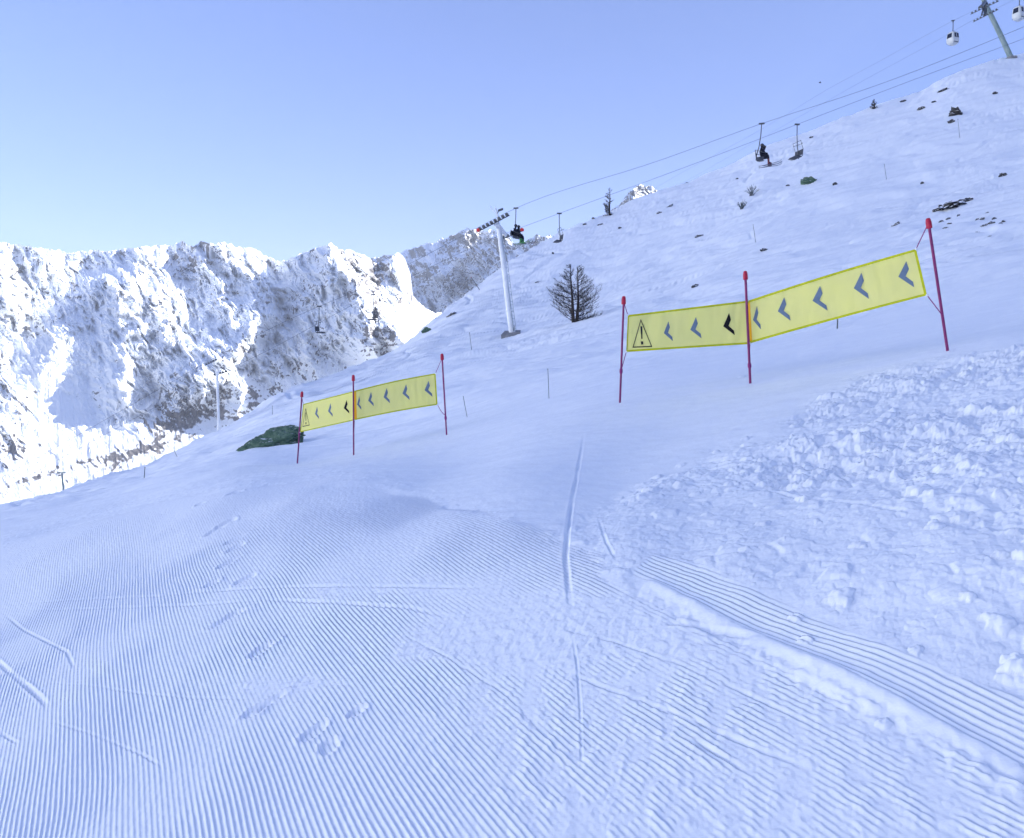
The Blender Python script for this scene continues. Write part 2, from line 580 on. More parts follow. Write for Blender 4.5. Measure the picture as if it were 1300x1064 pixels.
M = {}
M['snow'] = mat('snow', (.905, .93, .945), .62, .25, bump=(38, .25, .012))
M['pole'] = mat('pole_red', (.24, .02, .12), .4, .4, noise=(9, (.18, .015, .10), .4, .7))
M['cap'] = mat('cap_red', (.42, .006, .04), .45, .4)
M['rope'] = mat('cord_purple', (.25, .04, .16), .7, .2)
M['panel'] = mat('banner_yellow', (.92, .89, .34), .75, .1, noise=(2.2, (.87, .84, .37), .35, .7), translucent=(.35, (.95, .92, .40)), trans=.04)
M['hem'] = mat('banner_hem', (.50, .53, .012), .7, .15, noise=(6, (.42, .46, .01), .4, .65))
M['sleeve'] = mat('banner_sleeve', (.85, .42, .02), .7, .15)
M['chev'] = mat('chevron_mesh', (.135, .19, .27), .8, .1)
M['chevdark'] = mat('chevron_black', (.012, .012, .016), .8, .1)
M['ink'] = mat('ink', (.03, .03, .035), .8, .1)
M['concrete'] = mat('concrete', (.22, .22, .22), .9, .1, noise=(3, (.3, .3, .3), .4, .65))
M['galv'] = mat('pale_steel', (.80, .82, .83), .5, .3, noise=(1.5, (.70, .72, .73), .4, .7))
M['steel'] = mat('dark_steel', (.10, .11, .12), .5, .4, metal=.3)
M['greysteel'] = mat('green_grey_steel', (.20, .27, .26), .5, .4, noise=(1, (.26, .32, .31), .4, .7))
M['red'] = mat('red_paint', (.6, .03, .03), .5, .4)
M['cable'] = mat('cable', (.16, .18, .21), .5, .4, metal=.4)
M['seat'] = mat('seat_dark', (.05, .055, .07), .6, .3)
M['cabin'] = mat('cabin_white', (.52, .54, .54), .35, .5)
M['glass'] = mat('dark_glass', (.015, .018, .03), .12, .5)
M['cloth'] = mat('dark_clothes', (.018, .02, .03), .85, .15)
M['cloth2'] = mat('dark_blue_clothes', (.03, .035, .06), .85, .15)
M['helmet'] = mat('helmet_black', (.03, .03, .035), .35, .5)
M['boot'] = mat('boot_red', (.12, .02, .03), .5, .4)
M['greenboot'] = mat('boot_green', (.05, .22, .06), .5, .4)
M['ski'] = mat('ski_dark', (.05, .05, .08), .4, .5)
M['bark'] = mat('bark', (.045, .036, .032), .9, .1, noise=(8, (.07, .058, .05), .4, .65))
M['twig'] = mat('twig', (.065, .058, .05), .9, .1)
M['shrub'] = mat('shrub_twig', (.07, .085, .07), .9, .1)
M['rock'] = mat('rock_dark', (.035, .034, .034), .9, .15, noise=(2.5, (.10, .10, .095), .42, .7), bump=(5, .6, .1))
M['moss'] = mat('rock_mossy', (.07, .125, .085), .95, .1, noise=(7, (.15, .22, .16), .36, .7), bump=(9, .8, .06))
snow_on_top(M['rock'], 1.12, 1.22)
snow_on_top(M['moss'], 1.36, 1.46)
M['bamboo'] = mat('marker_pole', (.10, .11, .10), .7, .2)


def rock_snow_material(name, hue):
    """snow where the 'rock' attribute is low, bare rock where it is high; fine noise breaks the border"""
    m = bpy.data.materials.new(name)
    m.use_nodes = True
    nt = m.node_tree
    L = nt.links
    b = nt.nodes['Principled BSDF']
    b.inputs['Specular IOR Level'].default_value = .15
    b.inputs['Roughness'].default_value = .8
    at = nt.nodes.new('ShaderNodeAttribute')
    at.attribute_name = 'rock'
    tc = nt.nodes.new('ShaderNodeTexCoord')
    n = nt.nodes.new('ShaderNodeTexNoise')
    n.inputs['Scale'].default_value = .055
    n.inputs['Detail'].default_value = 6
    n.inputs['Roughness'].default_value = .68
    L.new(tc.outputs['Object'], n.inputs['Vector'])
    mp = nt.nodes.new('ShaderNodeMapping')
    mp.inputs['Scale'].default_value = (.06, .06, .014)
    mp.inputs['Rotation'].default_value = (.3, .5, 0)
    L.new(tc.outputs['Object'], mp.inputs['Vector'])
    n3 = nt.nodes.new('ShaderNodeTexNoise')
    n3.inputs['Scale'].default_value = 1.0
    n3.inputs['Detail'].default_value = 4
    L.new(mp.outputs['Vector'], n3.inputs['Vector'])
    a1 = nt.nodes.new('ShaderNodeMath'); a1.operation = 'MULTIPLY_ADD'
    L.new(n.outputs['Fac'], a1.inputs[0]); a1.inputs[1].default_value = .8; a1.inputs[2].default_value = -.4
    a2 = nt.nodes.new('ShaderNodeMath'); a2.operation = 'MULTIPLY_ADD'
    L.new(n3.outputs['Fac'], a2.inputs[0]); a2.inputs[1].default_value = 1.0
    L.new(a1.outputs[0], a2.inputs[2])
    a3 = nt.nodes.new('ShaderNodeMath'); a3.operation = 'ADD'
    L.new(a2.outputs[0], a3.inputs[0]); L.new(at.outputs['Fac'], a3.inputs[1])
    r = nt.nodes.new('ShaderNodeValToRGB')
    r.color_ramp.elements[0].position = .80
    r.color_ramp.elements[0].color = (0, 0, 0, 1)
    r.color_ramp.elements[1].position = 1.02
    r.color_ramp.elements[1].color = (1, 1, 1, 1)
    L.new(a3.outputs[0], r.inputs['Fac'])
    n2 = nt.nodes.new('ShaderNodeTexNoise')
    n2.inputs['Scale'].default_value = .12
    n2.inputs['Detail'].default_value = 5
    L.new(tc.outputs['Object'], n2.inputs['Vector'])
    rc = nt.nodes.new('ShaderNodeValToRGB')
    rc.color_ramp.elements[0].position = .35
    rc.color_ramp.elements[0].color = (.10 * hue[0], .10 * hue[1], .105 * hue[2], 1)
    rc.color_ramp.elements[1].position = .7
    rc.color_ramp.elements[1].color = (.25 * hue[0], .235 * hue[1], .22 * hue[2], 1)
    L.new(n2.outputs['Fac'], rc.inputs['Fac'])
    mx = nt.nodes.new('ShaderNodeMix'); mx.data_type = 'RGBA'
    L.new(r.outputs['Color'], mx.inputs['Factor'])
    mx.inputs['A'].default_value = (.90, .925, .945, 1)
    L.new(rc.outputs['Color'], mx.inputs['B'])
    L.new(mx.outputs['Result'], b.inputs['Base Color'])
    bp = nt.nodes.new('ShaderNodeBump')
    bp.inputs['Strength'].default_value = .4
    bp.inputs['Distance'].default_value = 4
    L.new(a2.outputs[0], bp.inputs['Height'])
    L.new(bp.outputs['Normal'], b.inputs['Normal'])
    return m


M['mountain'] = rock_snow_material('mountain_rock_and_snow', (1.02, 1.0, 1.0))
M['mountain_far'] = rock_snow_material('far_rock_and_snow', (1.0, 1.0, 1.0))


# ------------------------------------------------------------------ object helpers
def tag(o, label=None, cat=None, group=None, kind=None):
    if label:
        o['label'] = label
    if cat:
        o['category'] = cat
    if group:
        o['group'] = group
    if kind:
        o['kind'] = kind
    return o


def empty(name, loc, label, cat, group=None, rot=(0, 0, 0)):
    o = bpy.data.objects.new(name, None)
    o.empty_display_size = .2
    COL.objects.link(o)
    o.location = loc
    o.rotation_euler = rot
    return tag(o, label, cat, group)


class MB:
    def __init__(s):
        s.v, s.f = [], []

    def tube(s, pts, rad, n=8, cap=True):
        pts = [Vector(p) for p in pts]
        if not hasattr(rad, '__len__'):
            rad = [rad] * len(pts)
        b = len(s.v)
        prev = None
        for i, p in enumerate(pts):
            t = (pts[min(i + 1, len(pts) - 1)] - pts[max(i - 1, 0)])
            t.normalize()
            if prev is None:
                ref = Vector((0, 0, 1)) if abs(t.z) < .9 else Vector((1, 0, 0))
                a = t.cross(ref).normalized()
            else:
                a = (prev - t * prev.dot(t)).normalized()
            prev = a
            c = t.cross(a)
            for k in range(n):
                g = 2 * math.pi * k / n
                s.v.append(p + (a * math.cos(g) + c * math.sin(g)) * rad[i])
        for i in range(len(pts) - 1):
            for k in range(n):
                k2 = (k + 1) % n
                s.f.append((b + i * n + k, b + i * n + k2, b + (i + 1) * n + k2, b + (i + 1) * n + k))
        if cap and n > 2:
            s.f.append(tuple(b + k for k in range(n))[::-1])
            e = b + (len(pts) - 1) * n
            s.f.append(tuple(e + k for k in range(n)))
        return s

    def box(s, c, size, rot=None, taper=1.0, bev=.0):
        c = Vector(c)
        sx, sy, sz = [q / 2 for q in size]
        e = bev
        b = len(s.v)
        prof = []
        if e > 0:
            ring = [(-sx + e, -sy), (sx - e, -sy), (sx, -sy + e), (sx, sy - e), (sx - e, sy), (-sx + e, sy), (-sx, sy - e), (-sx, -sy + e)]
        else:
            ring = [(-sx, -sy), (sx, -sy), (sx, sy), (-sx, sy)]
        n = len(ring)
        levels = [(-sz, 1.0 - (e / max(sx, sy) if e else 0)), (-sz + e, 1.0), (sz - e, 1.0), (sz, 1 - (e / max(sx, sy) if e else 0))] if e else [(-sz, 1.0), (sz, 1.0)]
        for z, k in levels:
            tp = 1 + (taper - 1) * (z + sz) / (2 * sz)
            for x, y in ring:
                q = Vector((x * k * tp, y * k * tp, z))
                if rot is not None:
                    q = rot @ q
                s.v.append(c + q)
        for l in range(len(levels) - 1):
            for k in range(n):
                k2 = (k + 1) % n
                s.f.append((b + l * n + k, b + l * n + k2, b + (l + 1) * n + k2, b + (l + 1) * n + k))
        s.f.append(tuple(b + k for k in range(n))[::-1])
        e2 = b + (len(levels) - 1) * n
        s.f.append(tuple(e2 + k for k in range(n)))
        return s

    def ball(s, c, r, n=12, m=8):
        c = Vector(c)
        if not hasattr(r, '__len__'):
            r = (r, r, r)
        b = len(s.v)
        for i in range(1, m):
            th = math.pi * i / m
            for k in range(n):
                g = 2 * math.pi * k / n
                s.v.append(c + Vector((r[0] * math.sin(th) * math.cos(g), r[1] * math.sin(th) * math.sin(g), r[2] * math.cos(th))))
        top = len(s.v)
        s.v.append(c + Vector((0, 0, r[2])))
        s.v.append(c - Vector((0, 0, r[2])))
        for i in range(m - 2):
            for k in range(n):
                k2 = (k + 1) % n
                s.f.append((b + i * n + k, b + (i + 1) * n + k, b + (i + 1) * n + k2, b + i * n + k2))
        for k in range(n):
            k2 = (k + 1) % n
            s.f.append((top, b + k, b + k2))
            s.f.append((top + 1, b + (m - 2) * n + k2, b + (m - 2) * n + k))
        return s

    def build(s, name, m, parent=None, smooth=True, offset=None):
        me = bpy.data.meshes.new(name)
        vs = [Vector(p) - offset for p in s.v] if offset is not None else s.v
        me.from_pydata([tuple(p) for p in vs], [], s.f)
        me.materials.append(m)
        if smooth:
            me.polygons.foreach_set('use_smooth', [True] * len(me.polygons))
            try:
                me.set_sharp_from_angle(angle=R(40))
            except Exception:
                pass
        me.update()
        o = bpy.data.objects.new(name, me)
        COL.objects.link(o)
        if parent is not None:
            o.parent = parent
        return o


def grid_mesh(name, V, nr, nc, m, attr=None, smooth=True):
    """V: (nr*nc,3) array"""
    me = bpy.data.meshes.new(name)
    i = np.arange((nr - 1) * (nc - 1))
    r, c = i // (nc - 1), i % (nc - 1)
    a = r * nc + c
    q = np.stack([a, a + 1, a + nc + 1, a + nc], 1).astype(np.int32)
    nf = len(q)
    me.vertices.add(nr * nc)
    me.vertices.foreach_set('co', V.astype(np.float32).ravel())
    me.loops.add(nf * 4)
    me.loops.foreach_set('vertex_index', q.ravel())
    me.polygons.add(nf)
    me.polygons.foreach_set('loop_start', (np.arange(nf) * 4).astype(np.int32))
    me.polygons.foreach_set('use_smooth', np.full(nf, smooth))
    me.materials.append(m)
    if attr is not None:
        at = me.attributes.new('rock', 'FLOAT', 'POINT')
        at.data.foreach_set('value', attr.astype(np.float32).ravel())
    me.update(calc_edges=True)
    me.validate()
    o = bpy.data.objects.new(name, me)
    COL.objects.link(o)
    return o


# ================================================================== SETTING
# ---- snow slope with the groomed piste
def build_slope():
    ucols = np.concatenate([np.linspace(-1500, -170, 90)[:-1], np.arange(-170, 1470, 1.05), np.linspace(1470, 3000, 110)])
    ta_c = (ucols - PU) / (F * CP)
    near = [1.15]
    while near[-1] < 1.75:
        near.append(near[-1] * 1.03)
    Yv = near[-1]
    while Yv < 22:
        Yv += .0029 * (Yv / 2.0) ** 1.72
        near.append(Yv)
    near = np.array(near)
    near[-1] = 22.0
    nfar, nover = 320, 36
    nr = len(near) + nfar + nover
    nc = len(ta_c)
    ys = ysky(ta_c)
    Y = np.empty((nr, nc))
    Y[:len(near)] = near[:, None]
    k = np.linspace(0, 1, nfar + 1)[1:, None]
    Y[len(near):len(near) + nfar] = 22.0 * (ys[None] / 22.0) ** k
    o = np.linspace(0, 1, nover + 1)[1:, None] ** 1.6
    Y[len(near) + nfar:] = ys[None] + 160 * o
    X = ta_c[None] * Y
    Z = h_base(X, Y)
    D = detail(X.ravel(), Y.ravel(), Z.ravel())
    add_blobs(X.ravel(), Y.ravel(), D)
    fade = 1 - sstep(1.15, 1.8, Y / ys[None])
    Z = Z + D.reshape(Z.shape) * fade
    V = np.stack([X, Y, Z], -1).reshape(-1, 3)
    return tag(grid_mesh('snow_slope', V, nr, nc, M['snow']), kind='structure')


build_slope()


# ---- the snowfield behind and around the photographer, joining under the slope's near edge
def build_behind():
    xs = np.linspace(-160, 260, 120)
    ysv = np.concatenate([np.linspace(-220, -10, 60), np.linspace(-8, 1.25, 24)])
    X, Y = np.meshgrid(xs, ysv)
    Z = PA * np.clip(X, -30, 30) + PB * np.clip(Y, -20, 5) - .05 + .12 * np.clip(X + 30, -200, 0) + .2 * np.clip(X - 30, 0, 300)
    Z = Z + .06 * fbm(X * .2, Y * .2, 3, 50) * sstep(2, 12, np.abs(Y))
    return tag(grid_mesh('snowfield', np.stack([X, Y, Z], -1).reshape(-1, 3), len(ysv), len(xs), M['snow']), kind='structure')


build_behind()


# ---- far mountains: sheets seen from the valley side, with spurs and gullies of real depth
def mountain(name, sky, u0, u1, vbot, ybot, yrun, spurs, m, cols, rows, lean=0.0, noise_amp=70, rockfn=None, seed=60, back=500, smooth=None):
    uu = np.linspace(u0, u1, cols)
    sx = [p[0] for p in sky]
    sv = [p[1] for p in sky]
    top = np.interp(uu, sx, sv) + 2.4 * fbm(uu * .11, uu * 0 + 3.3, 4, seed, .6) 
    t = np.linspace(0, 1, rows)[:, None] ** .92
    U = np.broadcast_to(uu[None], (rows, cols))
    Vp = vbot + (top[None] - vbot) * t
    mpp = (ybot + yrun * .5) / F              # metres per photo pixel, roughly
    Y = ybot + yrun * (.85 * t + .15 * t ** 3) + lean * (U - (u0 + u1) / 2) * mpp
    for pts, amp, wl, wr in spurs:
        vs = np.array([p[1] for p in pts], float)
        us = np.array([p[0] for p in pts], float)
        o = np.argsort(vs)
        vs, us = vs[o], us[o]
        cu = np.interp(Vp, vs, us) + 5 * perlin(Vp * .05, Vp * 0 + us[0] * .1, seed + 3) + 2.5 * perlin(Vp * .17, Vp * 0 + us[0] * .1, seed + 4)
        d = U - cu
        prof = np.where(d < 0, np.clip(1 + d / wl, 0, 1), np.clip(1 - d / wr, 0, 1))
        ends = sstep(vs[0] - 14, vs[0] + 10, Vp) * (1 - sstep(vs[-1] - 25, vs[-1] + 25, Vp))
        Y = Y - amp * prof * ends
    # gullied noise, drawn out along the fall line (down and to the right)
    gu = (U - .45 * (Vp - 300)) * .022
    gv = Vp * .008
    wn = perlin(U * .012, Vp * .012, seed + 1)
    n1 = ridged(gu + .5 * wn, gv, 3, seed + 5, .5)
    wx_ = 5 * fbm(U * .05, Vp * .05, 2, seed + 20)
    ac, al = U * .82 - Vp * .55 + wx_, U * .55 + Vp * .82
    n2 = ridged(ac * .052, al * .020, 4, seed + 9, .58)
    n2b = ridged(ac * .15 + 9, al * .055, 3, seed + 25, .6)
    n2c = ridged((U + .4 * Vp) * .11, (Vp - .4 * U) * .05, 3, seed + 29, .6)
    n3 = fbm(U * .16, Vp * .16, 4, seed + 14, .6)
    c1h, c1e = cells(ac * .14, al * .06, 7)
    grow = (.35 + .65 * sstep(0, .25, t)) * (1 - (smooth(U, Vp) if smooth else 0))
    Y = Y - noise_amp * grow * (.85 * (n1 - .9) + .72 * (n2 - 1.0) + .22 * (n2b - 1.0) + .08 * (n2c - 1.0) + .12 * (c1h - .5) * np.minimum(c1e * 4, 1) + .06 * n3)
    a, e = ray(U, Vp)
    X = a * Y
    Z = EYE + e * Y
    rk = rockfn(U, Vp, t, n2, n3)
    # rock where the true surface is steep
    Px = np.stack([X, Y, Z], -1)
    du = np.gradient(Px, axis=1)
    dv = np.gradient(Px, axis=0)
    nn = np.cross(du, dv)
    nz = np.abs(nn[..., 2]) / (np.linalg.norm(nn, axis=-1) + 1e-9)
    rk = rk + 1.1 * (.52 - nz)
    # back side
    br = 14
    kb = np.linspace(0, 1, br + 1)[1:, None]
    Xb = X[-1:] * (1 + kb * back / Y[-1:])
    Yb = Y[-1:] + kb * back
    Zb = Z[-1:] - kb * back * .9
    X = np.concatenate([X, Xb]); Y = np.concatenate([Y, Yb]); Z = np.concatenate([Z, Zb])
    rk = np.concatenate([rk, np.repeat(rk[-1:], br, 0)])
    V = np.stack([X, Y, Z], -1).reshape(-1, 3)
    return tag(grid_mesh(name, V, rows + br, cols, m, rk, False), kind='structure')


def patch(U, V, cu, cv, ru, rv, rot=0.0):
    c, s = math.cos(R(rot)), math.sin(R(rot))
    x, y = U - cu, V - cv
    return np.exp(-(((x * c + y * s) / ru) ** 2 + ((-x * s + y * c) / rv) ** 2))


def bands(U, V):
    """cliff bands and ribs: long connected streaks, mostly running down to the right"""
    w1 = 14 * fbm(U * .03, V * .03, 2, 110)
    a = (U * .62 + V * .78 + w1) * .05
    b = (V * .62 - U * .78 + w1) * .014
    st = ridged(a * .55 + 30, b * 2.6, 4, 111, .6) - 1.15
    led = ridged((V + .35 * U + w1) * .07, (U - .35 * V) * .018, 3, 114, .55) - 1.1
    zone = sstep(-.35, .45, fbm(U * .017, V * .022, 3, 117))
    return (.50 * st + .30 * led) * (.4 + .8 * zone) + .10 * zone


def rock_left(U, V, t, n2, n3):
    r = -.19 + .05 * n3 + 1.1 * bands(U, V) - .12 * patch(U, V, 130, 430, 60, 90)
    r = r + .85 * patch(U, V, 236, 534, 50, 22, -25) + .95 * patch(U, V, 140, 582, 85, 12, -15) + .7 * patch(U, V, 40, 565, 50, 9, -10) + .6 * patch(U, V, 25, 612, 35, 10, -10) + .5 * patch(U, V, 20, 510, 26, 10, 20) + .22 * patch(U, V, 310, 500, 40, 45)
    r = r + .20 * patch(U, V, 320, 330, 40, 22) + .12 * patch(U, V, 230, 325, 70, 22) + .62 * patch(U, V, 468, 346, 55, 24, 40) + .16 * patch(U, V, 470, 440, 70, 40, 30)
    r = r + .14 * patch(U, V, 70, 360, 50, 22, 20) + .12 * patch(U, V, 12, 405, 18, 25)
    r = r - .4 * patch(U, V, 522, 405, 26, 12, 35) - .4 * patch(U, V, 200, 597, 130, 13, -20) - .35 * patch(U, V, 45, 460, 40, 30) - .3 * patch(U, V, 170, 470, 18, 60)
    r = r - .35 * patch(U, V, 120, 470, 50, 50, 20) - .3 * patch(U, V, 90, 540, 60, 20, -20) - .3 * patch(U, V, 265, 455, 14, 50, -30) - .10 * patch(U, V, 390, 390, 60, 80)
    return r


LEFT_SKY = [(-400, 330), (-200, 300), (-80, 318), (0, 309), (20, 311), (35, 313), (60, 317), (85, 320), (150, 318), (165, 316), (180, 313), (200, 312), (218, 313), (232, 307), (246, 313),
            (258, 307), (270, 310), (285, 306), (300, 314), (318, 315), (335, 322), (350, 332), (365, 331), (380, 323), (395, 316), (408, 312), (420, 308),
            (430, 315), (450, 318), (465, 326), (480, 334), (492, 328), (505, 321), (514, 330), (521, 346), (524, 376), (545, 396), (600, 398), (700, 400)]
LEFT_SPURS = [
    ([(418, 300), (424, 330), (448, 365), (478, 402), (520, 440), (575, 490)], 340, 115, 95),
    ([(172, 305), (178, 345), (190, 385), (214, 432), (240, 470), (258, 490), (262, 505)], 150, 60, 66),
    ([(288, 300), (300, 330), (322, 365), (326, 400), (305, 440), (290, 470)], 190, 60, 40),
    ([(256, 300), (264, 330), (272, 360), (284, 400), (278, 430)], 100, 40, 30),
    ([(142, 350), (150, 385), (158, 420), (160, 460), (160, 490), (162, 510)], 120, 46, 34),
    ([(100, 355), (96, 385), (78, 425), (66, 450), (50, 480)], 70, 44, 74),
    ([(-8, 325), (2, 360), (12, 400)], 190, 60, 30),
    ([(44, 305), (52, 330), (60, 352)], 110, 26, 30),
    ([(-60, 330), (-70, 400), (-100, 470)], 120, 60, 60),
    ([(310, 480), (306, 510), (300, 540)], 90, 30, 26),
    ([(492, 322), (500, 345), (515, 370)], 90, 20, 24),
    ([(470, 410), (474, 440), (486, 470)], 70, 40, 12),
    ([(384, 410), (392, 450), (402, 480)], 50, 30, 12),
]
mountain('mountain', LEFT_SKY, -330, 660, 690, 1500, 820, LEFT_SPURS, M['mountain'], 760, 330, lean=-.15, noise_amp=52, rockfn=rock_left, seed=60, back=700,
         smooth=lambda U, V: np.clip(.7 * sstep(560, 600, V + .35 * (U - 60)) + .8 * patch(U, V, 60, 570, 110, 50, -20) + .75 * patch(U, V, 45, 480, 45, 60) + .8 * patch(U, V, 150, 600, 190, 22, -20) + .8 * patch(U, V, 522, 405, 28, 12, 35) + .5 * patch(U, V, 110, 480, 50, 60, 20), 0, .93))


def rock_back(U, V, t, n2, n3):
    return .05 + .10 * n3 + bands(U, V) + .1 * n2 - .25 * patch(U, V, 545, 388, 40, 14)


BACK_SKY = [(380, 360), (440, 340), (471, 327), (494, 324), (510, 321), (525, 315), (537, 311), (550, 308), (563, 303), (578, 297), (593, 289), (605, 291), (616, 293), (630, 292), (645, 300), (655, 310),
            (668, 306), (681, 298), (690, 300), (698, 299), (703, 306), (720, 322), (760, 345), (850, 380)]
BACK_SPURS = [([(593, 285), (585, 320), (570, 360)], 260, 120, 40), ([(537, 305), (545, 340), (548, 380)], 200, 60, 40), ([(683, 292), (672, 330), (660, 370)], 200, 60, 40)]
mountain('mountain', BACK_SKY, 380, 850, 480, 3000, 700, BACK_SPURS, M['mountain_far'], 400, 190, lean=-2.1, noise_amp=90, rockfn=rock_back, seed=80, back=700)

PEAK_SKY = [(740, 300), (775, 268), (790, 256), (798, 246), (806, 239), (814, 234), (820, 238), (826, 235), (832, 239), (842, 246), (870, 262), (920, 290)]
mountain('mountain', PEAK_SKY, 740, 920, 330, 2300, 380, [([(814, 230), (806, 250), (800, 280)], 120, 40, 60)], M['mountain_far'], 220, 120, lean=-.8, noise_amp=80,
         rockfn=lambda U, V, t, n2, n3: .42 + .2 * n3, seed=90, back=500)


# ---- added, unseen mountainside left of and behind the photographer, bouncing sunlight onto the slope
def build_bounce_mountain():
    n, w = 150, 60
    ph = np.linspace(R(56), R(205), n)[:, None]
    k = np.linspace(0, 1, w)[None, :]
    rad = 520 + 1050 * k + 90 * fbm(ph * 9, k * 4, 3, 101) * np.clip(k * 3, 0, 1)
    z = -330 + 1020 * np.clip((k - .28) / .72, 0, 1) ** 1.1 + 40 * fbm(ph * 14, k * 6, 4, 102) * np.clip(k * 2, 0, 1) + 110 * fbm(ph * 3, k * 0, 2, 103) * k
    X = -np.sin(ph) * rad
    Y = np.cos(ph) * rad
    rk = -.1 + .2 * fbm(ph * 20, k * 9, 3, 104)
    return tag(grid_mesh('mountain', np.stack(np.broadcast_arrays(X, Y, z), -1).reshape(-1, 3), n, w, M['mountain'], np.broadcast_to(rk, (n, w))), kind='structure')


build_bounce_mountain()


# ---- the ridge to the right of the piste, outside the frame: it keeps the whole slope in shade
def build_ridge():
    n, w = 140, 70
    s = np.linspace(0, 1, n)[:, None]
    c = np.linspace(-1, 1, w)[None, :]
    cx = 300 + 60 * s
    cy = -480 + 760 * s
    hh = 190 * (1 - .35 * sstep(.8, 1, s)) + 12 * fbm(s * 14, s * 0 + 2, 3, 95)
    X = cx + c * 190 + 14 * fbm(s * 9, c * 3, 3, 96)
    Y = cy + c * 20 + 10 * fbm(s * 9, c * 3, 3, 97)
    Z = -30 + (hh + 30) * (1 - np.abs(c) ** 1.15) + 16 * fbm(s * 18, c * 5, 4, 98) * (1 - np.abs(c))
    rk = .05 + .2 * fbm(s * 20, c * 6, 3, 99)
    return tag(grid_mesh('ridge', np.stack(np.broadcast_arrays(X, Y, Z), -1).reshape(-1, 3), n, w, M['mountain'], np.broadcast_to(rk, (n, w))), kind='structure')


build_ridge()


# ================================================================== BANNERS AND THEIR POLES
def slalom_pole(base_px, top_px, label, group, rad=.017, knot=None):
    b = G(*base_px)
    t = P(top_px[0], top_px[1], b.y * .995)
    e = empty('slalom_pole', b, label, 'pole', group)
    d = t - b
    L = d.length
    n = d / L
    m = MB()
    m.tube([-n * .12, n * (L - .10)], [rad, rad], 10)
    m.build('shaft', M['pole'], e)
    c = MB()
    c.tube([n * (L - .125), n * (L - .12), n * (L - .05), n * (L - .012), n * L], [.022, .034, .033, .026, .016], 12)
    c.build('cap', M['cap'], e)
    if knot:
        k = MB()
        q = n * (L * knot)
        k.tube([q - n * .04, q - n * .02, q + n * .02, q + n * .04], [rad * 1.05, rad * 1.5, rad * 1.5, rad * 1.05], 8)
        k.build('binding', M['rope'], e)
    return b, t


class Panel:
    def __init__(s, tl, tr, br, bl, yl, yr, bow=0.0, seed=0, thick=0):
        s.c = [np.array(q, float) for q in (tl, tr, br, bl)]
        s.yl, s.yr, s.bow, s.seed = yl, yr, bow, seed

    def at(s, a, b, off=0.0):
        tl, tr, br, bl = s.c
        # perspective-correct along a
        Y = 1 / ((1 - a) / s.yl + a / s.yr)
        p = (tl * (1 - a) + tr * a) * (1 - b) + (bl * (1 - a) + br * a) * b
        sag = s.bow * math.sin(math.pi * min(max(a, 0), 1)) * (1 - .3 * b)
        q = P(p[0], p[1] + sag, Y)
        n = float(fbm(np.array([a * 2.2 + s.seed]), np.array([b * 1.3]), 2, 70)[0])
        # towards the camera
        d = (Vector((0, 0, EYE)) - q).normalized()
        w_ = float(fbm(np.array([a * 9 + s.seed]), np.array([b * 1.1 + a * 2]), 3, 71)[0]) * (.5 + abs(a - .5))
        return q + d * (off + .022 * n + .018 * w_)

    def sheet(s, poly_rows, half=.0015, off=0.0):
        """rows of (a,b) points -> closed thin sheet"""
        m = MB()
        nr, nc = len(poly_rows), len(poly_rows[0])
        for h in (half, -half):
            for row in poly_rows:
                for a, b in row:
                    m.v.append(s.at(a, b, off + h))
        N = nr * nc
        for i in range(nr - 1):
            for j in range(nc - 1):
                q = (i * nc + j, (i + 1) * nc + j, (i + 1) * nc + j + 1, i * nc + j + 1)
                m.f.append(q)
                m.f.append(tuple(N + k for k in q[::-1]))
        edge = [(0, j) for j in range(nc)] + [(i, nc - 1) for i in range(1, nr)] + [(nr - 1, j) for j in range(nc - 2, -1, -1)] + [(i, 0) for i in range(nr - 2, 0, -1)]
        for k in range(len(edge)):
            i, j = edge[k]
            i2, j2 = edge[(k + 1) % len(edge)]
            a, b = i * nc + j, i2 * nc + j2
            m.f.append((a, b, N + b, N + a))
        return m

    def rect(s, a0, a1, b0, b1, na, nb, half=.0015, off=0.0):
        rows = [[(a0 + (a1 - a0) * j / na, b0 + (b1 - b0) * i / nb) for j in range(na + 1)] for i in range(nb + 1)]
        return s.sheet(rows, half, off)


def strip_sheet(panel, pa, pb, n, half, off=0.0):
    """sheet between two polylines of (a,b) points, both subdivided n per leg"""
    def sub(p):
        out = []
        for i in range(len(p) - 1):
            for k in range(n):
                t = k / n
                out.append((p[i][0] * (1 - t) + p[i + 1][0] * t, p[i][1] * (1 - t) + p[i + 1][1] * t))
        out.append(p[-1])
        return out
    return panel.sheet([sub(pa), sub(pb)], half, off)


def inv_panel(p, u, v):
    """(a,b) of a photo pixel on the panel"""
    a, b = .5, .5
    tl, tr, br, bl = p.c
    for _ in range(30):
        q = (tl * (1 - a) + tr * a) * (1 - b) + (bl * (1 - a) + br * a) * b
        da = (tr - tl) * (1 - b) + (br - bl) * b
        db = (bl - tl) * (1 - a) + (br - tr) * a
        A = np.array([da, db]).T
        d = np.linalg.solve(A, np.array([u, v]) - q)
        a += d[0]
        b += d[1]
    return a, b


def chevron(panel, u, v, w, h, m, parent, skew=0.0):
    """centre pixel, width and height in photo pixels"""
    outer = [(.5, 0), (0, .60), (1.0, 1.0)]
    inner = [(.67, .30), (.46, .58), (.93, .79)]
    def mp(q):
        return inv_panel(panel, u + (q[0] - .5) * w + skew * (q[1] - .5) * w, v + (q[1] - .5) * h)
    mm = strip_sheet(panel, [mp(q) for q in outer], [mp(q) for q in inner], 3, .007)
    off = parent.location.copy()
    o = mm.build('chevron', m, parent, smooth=False, offset=off)
    return o


